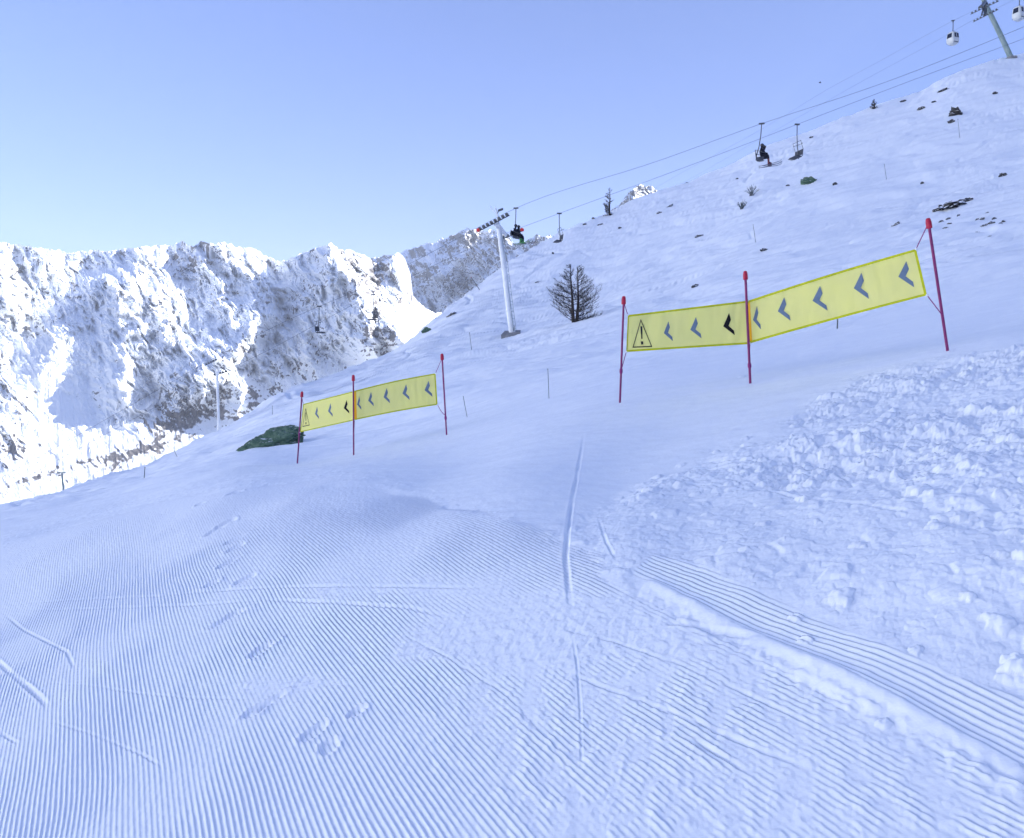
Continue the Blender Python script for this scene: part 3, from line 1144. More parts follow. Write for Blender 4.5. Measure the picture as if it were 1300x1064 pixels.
def banner(name, label, poles, s1, s2, chevs1, chevs2, tri, ropes, hem_px, bow2):
    (b1, t1), (b2, t2), (b3, t3) = poles
    loc = b2.copy()
    e = empty(name, loc, label, 'banner', 'yellow warning banners beside the piste')
    y1, y2, y3 = b1.y, b2.y, b3.y
    yr = 1 / (1 / y2 + (1 / y3 - 1 / y2) * (s2[1][0] - s2[0][0]) / (t3_u - s2[0][0])) if False else y3 * 1.012
    p1 = Panel(*s1, y1 * .997, y2 * 1.004, 0, 1.0)
    p2 = Panel(*s2, y2 * 1.004, yr, bow2, 5.0)
    for p, n in ((p1, 64), (p2, 90)):
        p.rect(0, 1, 0, 1, n, 8, .0012).build('panel', M['panel'], e, offset=loc)
    # hems
    for p, wpx in ((p1, hem_px), (p2, hem_px * 1.15)):
        hpx = np.linalg.norm(p.c[3] - p.c[0])
        lpx = np.linalg.norm(p.c[1] - p.c[0])
        hb, ha = wpx / hpx, wpx / lpx
        m = MB()
        def add(q):
            k = len(m.v)
            m.v += q.v
            m.f += [tuple(i + k for i in f) for f in q.f]
        hb2 = wpx / np.linalg.norm(p.c[2] - p.c[1])
        add(strip_sheet(p, [(0, 0), (1, 0)], [(0, hb), (1, hb2)], 90, .006))
        add(strip_sheet(p, [(0, 1 - hb), (1, 1 - hb2)], [(0, 1), (1, 1)], 90, .006))
        if p is p2:
            add(p.rect(1 - ha * 1.15, 1, hb2, 1 - hb2, 1, 8, .006))
        else:
            add(p.rect(0, ha * .6, hb, 1 - hb, 1, 8, .006))
        m.build('hem', M['hem'], e, offset=loc)
    # sleeve at the middle pole
    lpx = np.linalg.norm(p2.c[1] - p2.c[0])
    p2.rect(-1.2 / lpx, 3.0 / lpx, .01, .99, 1, 8, .0036).build('sleeve', M['sleeve'], e, offset=loc)
    for i, (u, v, w, h) in enumerate(chevs1):
        c = chevron(p1, u, v, w, h, M['chevdark'] if i == 2 else M['chev'], e)
        if i == 2:
            c['label'] = 'solid black chevron beside the middle pole'
    for u, v, w, h in chevs2:
        chevron(p2, u, v, w, h, M['chev'], e)
    # triangle sign
    (ax, ay), (lx, ly), (rx, ry), lw = tri
    A, Lp, Rp = np.array([ax, ay]), np.array([lx, ly]), np.array([rx, ry])
    cen = (A + Lp + Rp) / 3
    def inn(q, k):
        return cen + (q - cen) * (1 - k)
    k = lw / np.linalg.norm(Lp - cen) * 1.35
    loop_o = [inv_panel(p1, *q) for q in (A, Lp, Rp, A)]
    loop_i = [inv_panel(p1, *inn(q, k)) for q in (A, Lp, Rp, A)]
    strip_sheet(p1, loop_o, loop_i, 6, .007).build('warning_triangle', M['ink'], e, smooth=False, offset=loc)
    top = A + (Lp + Rp) / 2 * 0
    mid = (Lp + Rp) / 2
    ax_ = mid - A
    wv = (Rp - Lp)
    def q(t, w_):
        return inv_panel(p1, *(A + ax_ * t + wv * w_))
    m = strip_sheet(p1, [q(.26, -.035), q(.70, -.03)], [q(.26, .05), q(.70, .03)], 3, .007)
    m2 = strip_sheet(p1, [q(.79, -.055), q(.90, -.055)], [q(.79, .055), q(.90, .055)], 1, .007)
    kk = len(m.v)
    m.v += m2.v
    m.f += [tuple(i + kk for i in f) for f in m2.f]
    m.build('exclamation_mark', M['ink'], e, smooth=False, offset=loc)
    # ropes: (corner point on panel, pole index, fraction of the pole's height)
    for (pi, a, b), k, fr, sag in ropes:
        p = (p1, p2)[pi]
        st = p.at(a, b)
        pb, pt = poles[k]
        en = pb.lerp(pt, fr)
        en = en + (Vector((0, 0, EYE)) - en).normalized() * .02
        pts = [st.lerp(en, i / 8) - Vector((0, 0, sag * math.sin(math.pi * i / 8))) for i in range(9)]
        MB().tube(pts, .006, 6).build('rope', M['rope'], e, offset=loc)
        MB().ball(st, .018, 8, 6).build('eyelet', M['galv'], e, offset=loc)
    return e


gp = 'red capped poles holding the yellow banners'
RP = [slalom_pole((787, 511), (792, 376), 'thin red capped pole holding the left end of the nearer, larger banner', gp, .016, .30),
      slalom_pole((952.5, 487), (946, 344), 'red capped pole in the middle of the nearer, larger banner', gp, .018, .16),
      slalom_pole((1203, 446), (1178, 277), 'tall leaning red capped pole at the right end of the nearer banner', gp, .017)]
LP = [slalom_pole((377.5, 588), (383.5, 497), 'red capped pole before the green rock, left end of the farther banner', gp, .016, .42),
      slalom_pole((449, 577), (448.5, 476), 'upright red capped pole in the middle of the farther, smaller banner', gp, .016),
      slalom_pole((567, 552), (561, 449), 'red capped pole at the right end of the farther, smaller banner', gp, .016, .21)]
banner('warning_banner', 'larger yellow warning banner with black chevrons strung on poles in the nearer row', RP,
       ((797, 400), (947, 382), (949, 437), (795, 447)), ((949, 382), (1163, 316), (1177, 375), (952, 436)),
       [(848.5, 420.5, 11.5, 25), (883.5, 416, 14, 27), (925.5, 411.5, 14.5, 28)],
       [(961, 403.5, 10, 30), (995.5, 393, 16, 29.5), (1041, 380, 19, 31), (1093.5, 364, 19, 33), (1150.5, 348.5, 20, 33)],
       ((813.5, 405), (803, 441.5), (828, 440.5), 1.4),
       [((0, 0, 0), 0, .95, 0), ((0, 0, 1), 0, .30, .0), ((1, 1, 0), 2, .965, 0), ((1, 1, 1), 2, .27, .0), ((1, 0, 0), 1, .95, 0), ((1, 0, 1), 1, .18, 0)], 2.4, -1.5)
banner('warning_banner', 'smaller yellow warning banner with grey chevrons, the farther one by the green rock', LP,
       ((385, 513), (447.5, 497), (448.5, 534), (381, 549)), ((449, 496.5), (553, 474), (555.5, 514), (450, 533.5)),
       [(402.5, 524, 5, 16), (419.5, 520.5, 6, 17), (440, 516.5, 7, 17)],
       [(456, 512, 5.5, 17), (471, 507.5, 7, 18), (491, 503.5, 8, 19), (515.5, 499, 9, 19.5), (544, 494, 10, 20)],
       ((388, 518), (384, 542), (393, 540), .8),
       [((0, 0, 0), 0, .93, 0), ((0, 0, 1), 0, .44, 0), ((1, 1, 0), 2, .95, 0), ((1, 1, 1), 2, .24, .03), ((1, 0, 0), 1, .93, 0), ((1, 0, 1), 1, .22, .05)], 1.3, -1.5)


# ================================================================== CHAIRLIFT
def on_line(u, off=0.0):
    """depth of the lift line (rope nearer: off=0) at photo column u; straight in plan"""
    a = (u - PU) / 985.0
    return (64 + off) / (1 + .33 * a)


def cable(name, pts_px, depthfn, rad, label, group):
    # smooth the photo polyline through its points
    us = np.array([p[0] for p in pts_px], float)
    vs = np.array([p[1] for p in pts_px], float)
    o = np.argsort(us)
    us, vs = us[o], vs[o]
    uu = np.linspace(us[0], us[-1], 60)
    n = len(us)
    # natural cubic through points
    h = np.diff(us)
    A = np.eye(n)
    rhs = np.zeros(n)
    for i in range(1, n - 1):
        A[i, i - 1:i + 2] = h[i - 1], 2 * (h[i - 1] + h[i]), h[i]
        rhs[i] = 6 * ((vs[i + 1] - vs[i]) / h[i] - (vs[i] - vs[i - 1]) / h[i - 1])
    mm = np.linalg.solve(A, rhs)
    def ev(u):
        i = int(np.clip(np.searchsorted(us, u) - 1, 0, n - 2))
        t0, t1 = us[i + 1] - u, u - us[i]
        return (mm[i] * t0 ** 3 + mm[i + 1] * t1 ** 3) / (6 * h[i]) + (vs[i] / h[i] - mm[i] * h[i] / 6) * t0 + (vs[i + 1] / h[i] - mm[i + 1] * h[i] / 6) * t1
    pts = [P(u, ev(u), depthfn(u)) for u in uu]
    m = MB().tube(pts, rad, 6)
    o = m.build(name, M['cable'])
    tag(o, label, 'cable', group)
    return ev


ropeA = cable('haul_rope', [(-60, 640), (130, 535), (268, 457), (405, 389), (451, 370), (520, 335), (605, 290), (645, 269), (800, 216), (967, 157), (1100, 113), (1300, 34), (1420, -16)],
              lambda u: on_line(u), .014, 'upper chairlift rope carrying the chairs with riders uphill', 'chairlift ropes')
ropeB = cable('haul_rope', [(-60, 655), (140, 548), (290, 469), (336, 447), (448, 387), (520, 352), (640, 297), (664, 288), (710, 271), (860, 216), (1012, 158), (1150, 105), (1300, 49), (1420, 3)],
              lambda u: on_line(u, 4.6), .014, 'lower chairlift rope carrying the empty chairs', 'chairlift ropes')

LINE_YAW = math.atan2(-.33, 1.0)


def lift_chair(u, rope, off, label, face=1, length=2.75, yaw_add=0.0, bar_up=True, tilt=0.0):
    g = P(u, rope(u), on_line(u, off))
    e = empty('lift_chair', g, label, 'chair', 'chairs hanging on the chairlift', (0, 0, LINE_YAW + (0 if face > 0 else math.pi) + yaw_add))
    k = length / 2.75
    MB().box((0, 0, .0), (.42, .09, .12), bev=.02).build('grip', M['steel'], e)
    MB().tube([(0, 0, -.03), (tilt * .3, .0, -.9 * k), (tilt * .7 - .04, 0, -1.7 * k), (tilt - .14, 0, -2.25 * k), (tilt - .16, 0, -2.62 * k)], .035, 8).build('hanger', M['steel'], e)
    m = MB()
    for yv in (-.56, .56):
        m.tube([(tilt - .2, yv, -1.98 * k), (tilt - .16, yv, -2.5 * k), (tilt + .06, yv, -2.60 * k), (tilt + .42, yv, -2.56 * k)], .022, 6)
    m.tube([(tilt - .16, -.56, -2.5 * k), (tilt - .16, .56, -2.5 * k)], .025, 6)
    m.build('seat_frame', M['steel'], e)
    MB().box((tilt - .19, 0, -2.18 * k), (.05, 1.12, .42), Matrix.Rotation(-.14, 3, 'Y'), bev=.015).build('backrest', M['seat'], e)
    MB().box((tilt + .12, 0, -2.53 * k), (.48, 1.12, .07), Matrix.Rotation(-.10, 3, 'Y'), bev=.02).build('seat', M['seat'], e)
    m = MB()
    if bar_up:
        for yv in (-.56, .56):
            m.tube([(tilt - .2, yv, -1.98 * k), (tilt - .05, yv, -1.55 * k), (tilt + .0, yv, -1.35 * k)], .018, 6)
        m.tube([(tilt + .0, -.56, -1.35 * k), (tilt + .0, .56, -1.35 * k)], .018, 6)
        m.tube([(tilt - .05, -.56, -1.55 * k), (tilt - .38, -.2, -1.45 * k), (tilt - .38, .2, -1.45 * k), (tilt - .05, .56, -1.55 * k)], .018, 6)
    else:
        for yv in (-.56, .56):
            m.tube([(tilt - .2, yv, -2.0 * k), (tilt + .2, yv, -2.16 * k), (tilt + .5, yv, -2.28 * k)], .018, 6)
        m.tube([(tilt + .5, -.56, -2.28 * k), (tilt + .5, .56, -2.28 * k)], .018, 6)
    m.build('safety_bar', M['steel'], e)
    return e


def seated_person(chair, yoff, label, cloth, lean=0.0, boot=None, length=2.75, skilabel=None, skiang=0.0):
    """a rider on a chair: one skinned body, helmet and boots as children; skis separate"""
    k = length / 2.75
    base = Vector((.04, yoff, -2.49 * k))
    yaw = chair.rotation_euler.z
    Rm = Matrix.Rotation(yaw, 4, 'Z')
    loc = chair.location + Rm @ base
    J = [(0, 0, .10, .15), (-.03, 0, .30, .165), (-.01 + lean, 0, .52, .17), (.02 + lean, 0, .66, .075), (.05 + lean, 0, .74, .09), (.06 + lean, 0, .86, .085),
         (.08, .10, .09, .095), (.44, .13, .10, .08), (.47, .13, -.32, .06), (.47, .13, -.42, .055), (.62, .13, -.46, .045),
         (.08, -.10, .09, .095), (.44, -.13, .10, .08), (.47, -.13, -.32, .06), (.47, -.13, -.42, .055), (.62, -.13, -.46, .045),
         (.0 + lean, .20, .56, .08), (.10 + lean, .25, .30, .062), (.33, .16, .22, .05), (.42, .12, .21, .045),
         (.0 + lean, -.20, .56, .08), (.10 + lean, -.25, .30, .062), (.33, -.16, .22, .05), (.42, -.12, .21, .045)]
    E = [(0, 1), (1, 2), (2, 3), (3, 4), (4, 5), (0, 6), (6, 7), (7, 8), (8, 9), (9, 10), (0, 11), (11, 12), (12, 13), (13, 14), (14, 15),
         (2, 16), (16, 17), (17, 18), (18, 19), (2, 20), (20, 21), (21, 22), (22, 23)]
    me = bpy.data.meshes.new('person')
    me.from_pydata([j[:3] for j in J], E, [])
    me.materials.append(cloth)
    o = bpy.data.objects.new('person', me)
    COL.objects.link(o)
    o.location = loc
    o.rotation_euler = (0, 0, yaw)
    sk = o.modifiers.new('skin', 'SKIN')
    if not me.skin_vertices:
        pass
    for i, d in enumerate(me.skin_vertices[0].data):
        d.radius = (J[i][3] * 1.14, J[i][3] * 1.14)
        d.use_root = (i == 0)
    sub = o.modifiers.new('sub', 'SUBSURF')
    sub.levels = 1
    sub.render_levels = 1
    tag(o, label, 'person')
    MB().ball((.05 + lean, 0, .87), (.135, .125, .125), 14, 9).build('helmet', M['helmet'], o)
    MB().box((.165 + lean, 0, .85), (.05, .17, .07), bev=.015).build('goggles', M['glass'], o)
    for s in (.13, -.13):
        MB().tube([(.46, s, -.18), (.47, s, -.40), (.48, s, -.46)], [.072, .075, .07], 10).tube([(.40, s, -.47), (.60, s, -.48), (.68, s, -.49)], [.055, .052, .04], 8).build('boot', boot or M['boot'], o)
    for s in (.13, -.13):
        q = MB()
        rot = Matrix.Rotation(-skiang + (.05 if s > 0 else -.06), 3, 'Y')
        pts = [(-.72, 0), (-.6, -.015), (0, -.02), (.55, -.015), (.78, .03), (.90, .10)]
        vs = []
        for x, z in pts:
            w = .05 if abs(x) < .7 else .035
            for yy, dz in ((-w, 0), (w, 0), (w, .02), (-w, .02)):
                p = rot @ Vector((x, 0, z + dz)) + Vector((.5, s + yy, -.545))
                q.v.append(p)
        for i in range(len(pts) - 1):
            for kq in range(4):
                k2 = (kq + 1) % 4
                q.f.append((i * 4 + kq, i * 4 + k2, i * 4 + 4 + k2, i * 4 + 4 + kq))
        q.f.append((3, 2, 1, 0))
        e4 = (len(pts) - 1) * 4
        q.f.append((e4, e4 + 1, e4 + 2, e4 + 3))
        so = q.build('ski', M['greenboot'] if boot is M['greenboot'] and s < 0 else M['ski'])
        so.location = loc
        so.rotation_euler = (0, 0, yaw)
        tag(so, skilabel, 'ski', 'skis on the riders of ' + ('the upper chair' if boot is not M['greenboot'] else 'the chair by the tower'))
    return o


cA1 = lift_chair(967, ropeA, 0, 'chair with two dark riders hanging highest on the upper rope', 1, 2.75, tilt=-.2, bar_up=False)
for yo, lab, cl, ln in ((.27, 'dark rider on the far side of the chair high above the slope', M['cloth2'], .1), (-.27, 'dark rider leaning back on the near side of the chair high above the slope', M['cloth'], -.04)):
    seated_person(cA1, yo, lab, cl, ln, M['boot'], skilabel='dark ski on a rider of the chair highest on the upper rope', skiang=.12)
cA2 = lift_chair(655, ropeA, 0, 'occupied chair hanging just right of the white lift tower', 1, 2.55, tilt=-.05, bar_up=False)
for yo, lab, cl, ln in ((.27, 'dark rider sitting upright on the far side of the chair by the tower', M['cloth'], .05), (-.27, 'rider in black with green boots on the chair by the tower', M['cloth'], -.02)):
    seated_person(cA2, yo, lab, cl, ln, M['greenboot'], 2.55, skilabel='ski on a rider of the chair beside the white lift tower', skiang=.04)
lift_chair(1012, ropeB, 4.6, 'empty chair hanging next to the riders high above the slope', -1, 2.75, .5)
lift_chair(710, ropeB, 4.6, 'empty chair hanging low over the hill crest right of the tower', -1, 2.55, .5)
lift_chair(405, ropeA, 0, 'empty chair in front of the mountain on the upper rope left of the tower', 1, 2.5, .25)
lift_chair(474, ropeB, 4.6, 'dark empty chair before the mountain on the lower rope', -1, 2.5, .9)


def sheave_train(p0, p1, parent, offset, n=6, red_end=None, k=1.0):
    p0, p1 = Vector(p0), Vector(p1)
    d = (p1 - p0).normalized()
    side = d.cross(Vector((0, 0, 1))).normalized()
    up = side.cross(d)
    m = MB()
    m.tube([p0 - up * .30 * k, p1 - up * .30 * k], .05 * k, 6)
    for i in range(n):
        c = p0.lerp(p1, (i + .5) / n) - up * .15 * k
        m.tube([c - side * .07, c - side * .03, c + side * .03, c + side * .07], [.14 * k, .12 * k, .12 * k, .14 * k], 12)
        m.tube([c - up * .15 * k + side * .1, c + side * .1], .025 * k, 5)
    o = m.build('sheave_train', M['steel'], parent, offset=offset)
    if red_end:
        q = p0 if red_end < 0 else p1
        MB().tube([q - up * .2 - side * .1, q - up * .2 + side * .1], .15, 14).build('end_guard', M['red'], parent, offset=offset)
    return o


# main lift tower
tb = G(650, 424)
tb_loc = tb.copy()
T1 = empty('lift_tower', tb_loc, 'white tubular chairlift tower on a grey concrete block beside the larch', 'lift tower', 'lift towers')
Yt = tb.y
top = P(633.5, 291, Yt + 2.0)
MB().tube([P(651, 428, Yt), P(646.5, 395, Yt + .4), P(640, 340, Yt + 1.2), top], [.26, .245, .225, .21], 20).build('shaft', M['galv'], T1, offset=tb_loc)
m = MB()
c0 = [P(636, 425, Yt - 1.2), P(660, 421.5, Yt - 1.2), P(661, 419, Yt + 1.3), P(641, 420, Yt + 1.3)]
c1 = [P(636.5, 434, Yt - 1.2), P(659, 427, Yt - 1.2), P(662, 428, Yt + 1.3), P(640, 432, Yt + 1.3)]
m.v = c0 + c1
m.f = [(0, 1, 2, 3), (7, 6, 5, 4), (0, 4, 5, 1), (1, 5, 6, 2), (2, 6, 7, 3), (3, 7, 4, 0)]
m.build('concrete_base', M['concrete'], T1, smooth=False, offset=tb_loc)
a0 = P(628, 284, on_line(628) + .2)
b0 = P(642, 298, on_line(642, 4.6) - .2)
MB().tube([a0, top + Vector((0, 0, .15)), b0], [.16, .22, .16], 10).build('crossarm', M['galv'], T1, offset=tb_loc)
MB().tube([top, P(632, 275, Yt + 2), P(629, 263, Yt + 2)], [.12, .07, .05], 8).tube([P(632, 275, Yt + 2), P(622, 262, Yt + 2)], .04, 6).build('work_mast', M['galv'], T1, offset=tb_loc)
MB().box(P(635.5, 266.5, Yt + 2), (.45, .25, .16), Matrix.Rotation(-.35, 3, 'Y'), bev=.03).tube([P(633, 268, Yt + 2), P(631, 272, Yt + 2)], .04, 6).build('work_winch', M['steel'], T1, offset=tb_loc)
sheave_train(P(606, 289.5, on_line(606)), P(645, 269, on_line(645)), T1, tb_loc, 8, -1)
sheave_train(P(630, 302, on_line(630, 4.6)), P(662, 289, on_line(662, 4.6)), T1, tb_loc, 6, 1)
lad = MB()
la, lb = P(654.2, 424, Yt - .1), P(638.0, 296, Yt + 1.9)
for o_ in (-.17, .17):
    lad.tube([la + Vector((o_ * .6, o_, 0)), lb + Vector((o_ * .6, o_, 0))], .018, 5)
for i in range(30):
    q_ = la.lerp(lb, (i + .5) / 30)
    lad.tube([q_ + Vector((-.10, -.17, 0)), q_ + Vector((.10, .17, 0))], .012, 4)
lad.build('ladder', M['greysteel'], T1, offset=tb_loc)
ax0, ax1 = P(646.5, 395, Yt + .4), P(640, 340, Yt + 1.2)
for q_, r_ in ((ax0, .29), (ax1, .27)):
    d_ = (ax1 - ax0).normalized()
    MB().tube([q_ - d_ * .05, q_ + d_ * .05], r_, 20).build('flange', M['galv'], T1, offset=tb_loc)
MB().tube([P(652.5, 420, Yt - .3), P(653, 414, Yt - .3)], .03, 6).build('ladder_stub', M['steel'], T1, offset=tb_loc)

# lower tower, its foot hidden behind the crest
Y2 = 77.0
f2 = P(279, 575, Y2)
T2 = empty('lift_tower', f2, 'distant white chairlift tower before the mountain with its foot hidden by the slope', 'lift tower', 'lift towers')
t2 = P(275.5, 474, Y2)
MB().tube([f2, P(277, 520, Y2), t2], [.15, .13, .11], 14).build('shaft', M['galv'], T2, offset=f2)
MB().tube([P(268, 463, on_line(268)), t2, P(281, 470, on_line(281, 4.6))], [.06, .08, .06], 8).build('crossarm', M['galv'], T2, offset=f2)
sheave_train(P(270, 474.5, on_line(270, 4.6)), P(288, 469.5, on_line(288, 4.6)), T2, f2, 5, k=.7)
sheave_train(P(260, 462, on_line(260)), P(275, 455, on_line(275)), T2, f2, 5, k=.5)

# small T-shaped tower low on the left
Y3 = 100.0
f3 = P(82.5, 640, Y3)
T3 = empty('lift_tower', f3, 'thin grey T-shaped post at lower left in front of the sunlit valley snow', 'lift tower', 'lift towers')
MB().tube([f3, P(78.5, 601, Y3)], [.13, .11], 10).build('shaft', M['greysteel'], T3, offset=f3)
MB().box(P(79, 600, Y3), (.9, .16, .14), Matrix.Rotation(-.12, 3, 'Y'), bev=.03).build('crossarm', M['greysteel'], T3, offset=f3)


# ================================================================== GONDOLA LIFT
def gdepth(u):
    # straight in plan from the tower (1250 px, 126 m) to beyond the crest (830 px, 205 m)
    k = (u - 1250) / (830 - 1250)
    return 1 / (1 / 126.0 + k * (1 / 205.0 - 1 / 126.0))


gA = cable('gondola_cable', [(815, 250), (832, 239), (920, 190), (1007, 140), (1041, 119), (1107, 83), (1209, 27), (1246, 9), (1310, -20), (1400, -58)], gdepth, .015,
           'upper gondola cable carrying the white cabin left of its tower', 'gondola cables')
gB = cable('gondola_cable', [(850, 242), (873, 229), (920, 202), (1010, 151), (1115, 92), (1203, 44), (1238, 24), (1262, 12), (1330, -19), (1400, -50)], lambda u: gdepth(u) + 4.0, .015,
           'lower gondola cable running under the cabin to the tower', 'gondola cables')

gb = G(1284, 74.5)
Yg = gb.y
GT = empty('gondola_tower', gb, 'leaning grey-green gondola tower on the hill crest at upper right', 'lift tower', 'lift towers')
gt = P(1250, 3, Yg)
MB().tube([P(1285, 77, Yg), P(1270, 44, Yg), gt, P(1247, -5, Yg)], [.44, .40, .36, .34], 18).build('shaft', M['greysteel'], GT, offset=gb)
MB().box(P(1284, 74, Yg), (1.3, 1.3, .5), bev=.08).build('footing', M['concrete'], GT, offset=gb)
ca0, ca1 = P(1246, 5, gdepth(1246) - .5), P(1251, 15, gdepth(1251) + 4.3)
MB().tube([ca0 + Vector((0, 0, -.45)), gt, ca1 + Vector((0, 0, -.45))], [.22, .3, .22], 10).build('crossarm', M['steel'], GT, offset=gb)
MB().tube([gt, P(1246, 20, Yg - .4), P(1252, 15, Yg - .4)], .12, 8).build('brace', M['steel'], GT, offset=gb)
sheave_train(P(1232, 16, gdepth(1232)), P(1268, -1, gdepth(1268)), GT, gb, 8)
sheave_train(P(1235, 26, gdepth(1235) + 4), P(1267, 10, gdepth(1267) + 4), GT, gb, 8)
MB().box(P(1248, 7, Yg - .6), (1.3, .8, .35), Matrix.Rotation(-.4, 3, 'Y'), bev=.05).build('platform', M['steel'], GT, offset=gb)


def cabin(u, rope, dfn, label, length=1.75):
    g = P(u, rope(u), dfn(u))
    e = empty('gondola_cabin', g, label, 'cable car', 'cabins on the gondola lift', (0, 0, R(22)))
    MB().box((0, 0, .05), (.75, .16, .16), Matrix.Rotation(-.25, 3, 'Y'), bev=.03).tube([(0, 0, 0), (0, .0, -.3)], .09, 8).build('grip', M['steel'], e)
    MB().tube([(0, 0, -.1), (.02, 0, -.9), (0, 0, -length)], [.05, .06, .07], 8).build('hanger', M['steel'], e)
    W, D, H = 1.62, 1.5, 1.95
    z0 = -length - H
    b = MB()
    # bellied body: rings from floor to roof
    rings = [(z0, .62), (z0 + .12, .78), (z0 + .45, .97), (z0 + .9, 1.0), (z0 + 1.55, .90), (z0 + 1.85, .82), (z0 + 1.95, .68)]
    n = 24
    for z, k in rings:
        for i in range(n):
            g_ = 2 * math.pi * i / n
            cx, sx = math.cos(g_), math.sin(g_)
            b.v.append(Vector((W / 2 * k * math.copysign(abs(cx) ** .45, cx), D / 2 * k * math.copysign(abs(sx) ** .45, sx), z)))
    for r in range(len(rings) - 1):
        for i in range(n):
            i2 = (i + 1) % n
            b.f.append((r * n + i, r * n + i2, (r + 1) * n + i2, (r + 1) * n + i))
    b.f.append(tuple(range(n))[::-1])
    b.f.append(tuple((len(rings) - 1) * n + i for i in range(n)))
    b.build('cabin_body', M['cabin'], e)
    # windows: two on each long face, one on each end
    for s in (-1, 1):
        for x0 in (-.27, .27):
            q = MB()
            yb, yt = D / 2 * .99, D / 2 * .89
            q.v = [Vector((x0 - .20, s * (yb + .02), z0 + .98)), Vector((x0 + .20, s * (yb + .02), z0 + .98)), Vector((x0 + .18, s * (yt + .02), z0 + 1.68)), Vector((x0 - .18, s * (yt + .02), z0 + 1.68))]
            q.v += [v_ - Vector((0, s * .08, 0)) for v_ in q.v]
            q.f = [(0, 1, 2, 3), (7, 6, 5, 4), (0, 4, 5, 1), (1, 5, 6, 2), (2, 6, 7, 3), (3, 7, 4, 0)]
            q.build('window', M['glass'], e, smooth=False)
        q = MB()
        xb, xt = W / 2 * .99, W / 2 * .89
        q.v = [Vector((s * (xb + .02), -.42, z0 + .95)), Vector((s * (xb + .02), .42, z0 + .95)), Vector((s * (xt + .02), .38, z0 + 1.68)), Vector((s * (xt + .02), -.38, z0 + 1.68))]
        q.v += [v_ - Vector((s * .08, 0, 0)) for v_ in q.v]
        q.f = [(0, 1, 2, 3), (7, 6, 5, 4), (0, 4, 5, 1), (1, 5, 6, 2), (2, 6, 7, 3), (3, 7, 4, 0)]
        q.build('window', M['glass'], e, smooth=False)
        MB().box((0, s * (D / 2 * .90), z0 + .27), (1.0, .06, .10), bev=.02).build('ski_rack', M['steel'], e)
    return e


cabin(1210, gA, gdepth, 'white gondola cabin with dark windows left of the leaning tower', 1.9)
cabin(1294.5, gA, gdepth, 'white gondola cabin cut by the right edge of the picture', 2.6)


# ================================================================== TREES AND SHRUBS
def larch(base, height, trunks, spread, label, seed, nb=46, r0=.10, lowbush=True, name='larch_tree', cat='tree', twr=.011, group=None):
    rnd = random.Random(seed)
    e = empty(name, base, label, cat, group)
    crown = MB()
    def twig(p, d, L, r, depth):
        n = 4
        pts = [p]
        q = p.copy()
        dd = d.copy()
        for i in range(n):
            dd = (dd + Vector((rnd.uniform(-.18, .18), rnd.uniform(-.18, .18), rnd.uniform(-.02, .22)))).normalized()
            q = q + dd * (L / n)
            pts.append(q.copy())
        crown.tube(pts, [r * (1 - .75 * i / n) for i in range(n + 1)], 4 if depth == 0 else 3, cap=False)
        if depth < 2:
            k = 15 if depth == 0 else 4
            for j in range(k):
                t = rnd.uniform(.2, 1)
                i = min(int(t * n), n - 1)
                pp = pts[i].lerp(pts[i + 1], t * n - i)
                ax = (pts[i + 1] - pts[i]).normalized()
                sd = Vector((rnd.uniform(-1, 1), rnd.uniform(-1, 1), rnd.uniform(-.5, .9)))
                nd = (ax * .8 + sd * .8).normalized()
                twig(pp, nd, L * rnd.uniform(.22, .42) * (1.25 - .6 * t), r * .55, depth + 1)
    for (ox, oy, lean, th) in trunks:
        pts = []
        for i in range(11):
            t = i / 10
            pts.append(Vector((ox + lean * (1 - (1 - t) ** 2.2) + .03 * math.sin(t * 7 + seed), oy + .02 * math.sin(t * 9), t * height * th - .15)))
        MB().tube(pts, [r0 * (1.25 - t / 10 * .25) * (1 - .9 * (t / 10)) + .008 for t in range(11)], 9).build('trunk', M['bark'], e)
        for b in range(nb):
            t = .05 + .93 * (b + rnd.random()) / nb
            i = min(int(t * 10), 9)
            p = pts[i].lerp(pts[i + 1], t * 10 - i)
            side = 1 if ox > 0 else -1
            ang = rnd.gauss(0 if side > 0 else math.pi, 1.35)
            L = spread * (1 - t) ** .75 * rnd.uniform(.65, 1.15) + .16
            if t < .14:
                L *= .75
            d = Vector((math.cos(ang), math.sin(ang), rnd.uniform(-.05, .45)))
            d.normalize()
            twig(p, d, L, (.009 + .015 * (1 - t) * (r0 / .1)) * twr / .011, 0)
    if lowbush:
        for b in range(16):
            ang = rnd.uniform(0, 2 * math.pi)
            d = Vector((math.cos(ang), math.sin(ang), rnd.uniform(.1, .8))).normalized()
            twig(Vector((rnd.uniform(-.15, .15), rnd.uniform(-.15, .15), 0)), d, rnd.uniform(.3, .7), .012, 0)
    crown.build('crown', M['twig'], e)
    return e


larch(G(731, 414), 4.15, [(-.12, 0, -.22, 1.0), (.10, .05, .05, .97)], 2.15, 'bare twin-trunked larch standing on the slope right of the white tower', 5, 58)
larch(G(774, 272), 4.2, [(0, 0, .0, 1.0)], 1.25, 'small bare larch standing on the hill crest under the rope', 9, 46, .12, name='larch_tree', twr=.015)
larch(G(1110, 138.5), 1.7, [(0, 0, 0, 1.0)], .7, 'tiny dark larch sapling on the right part of the crest below the ropes', 12, 34, .09, twr=.024)


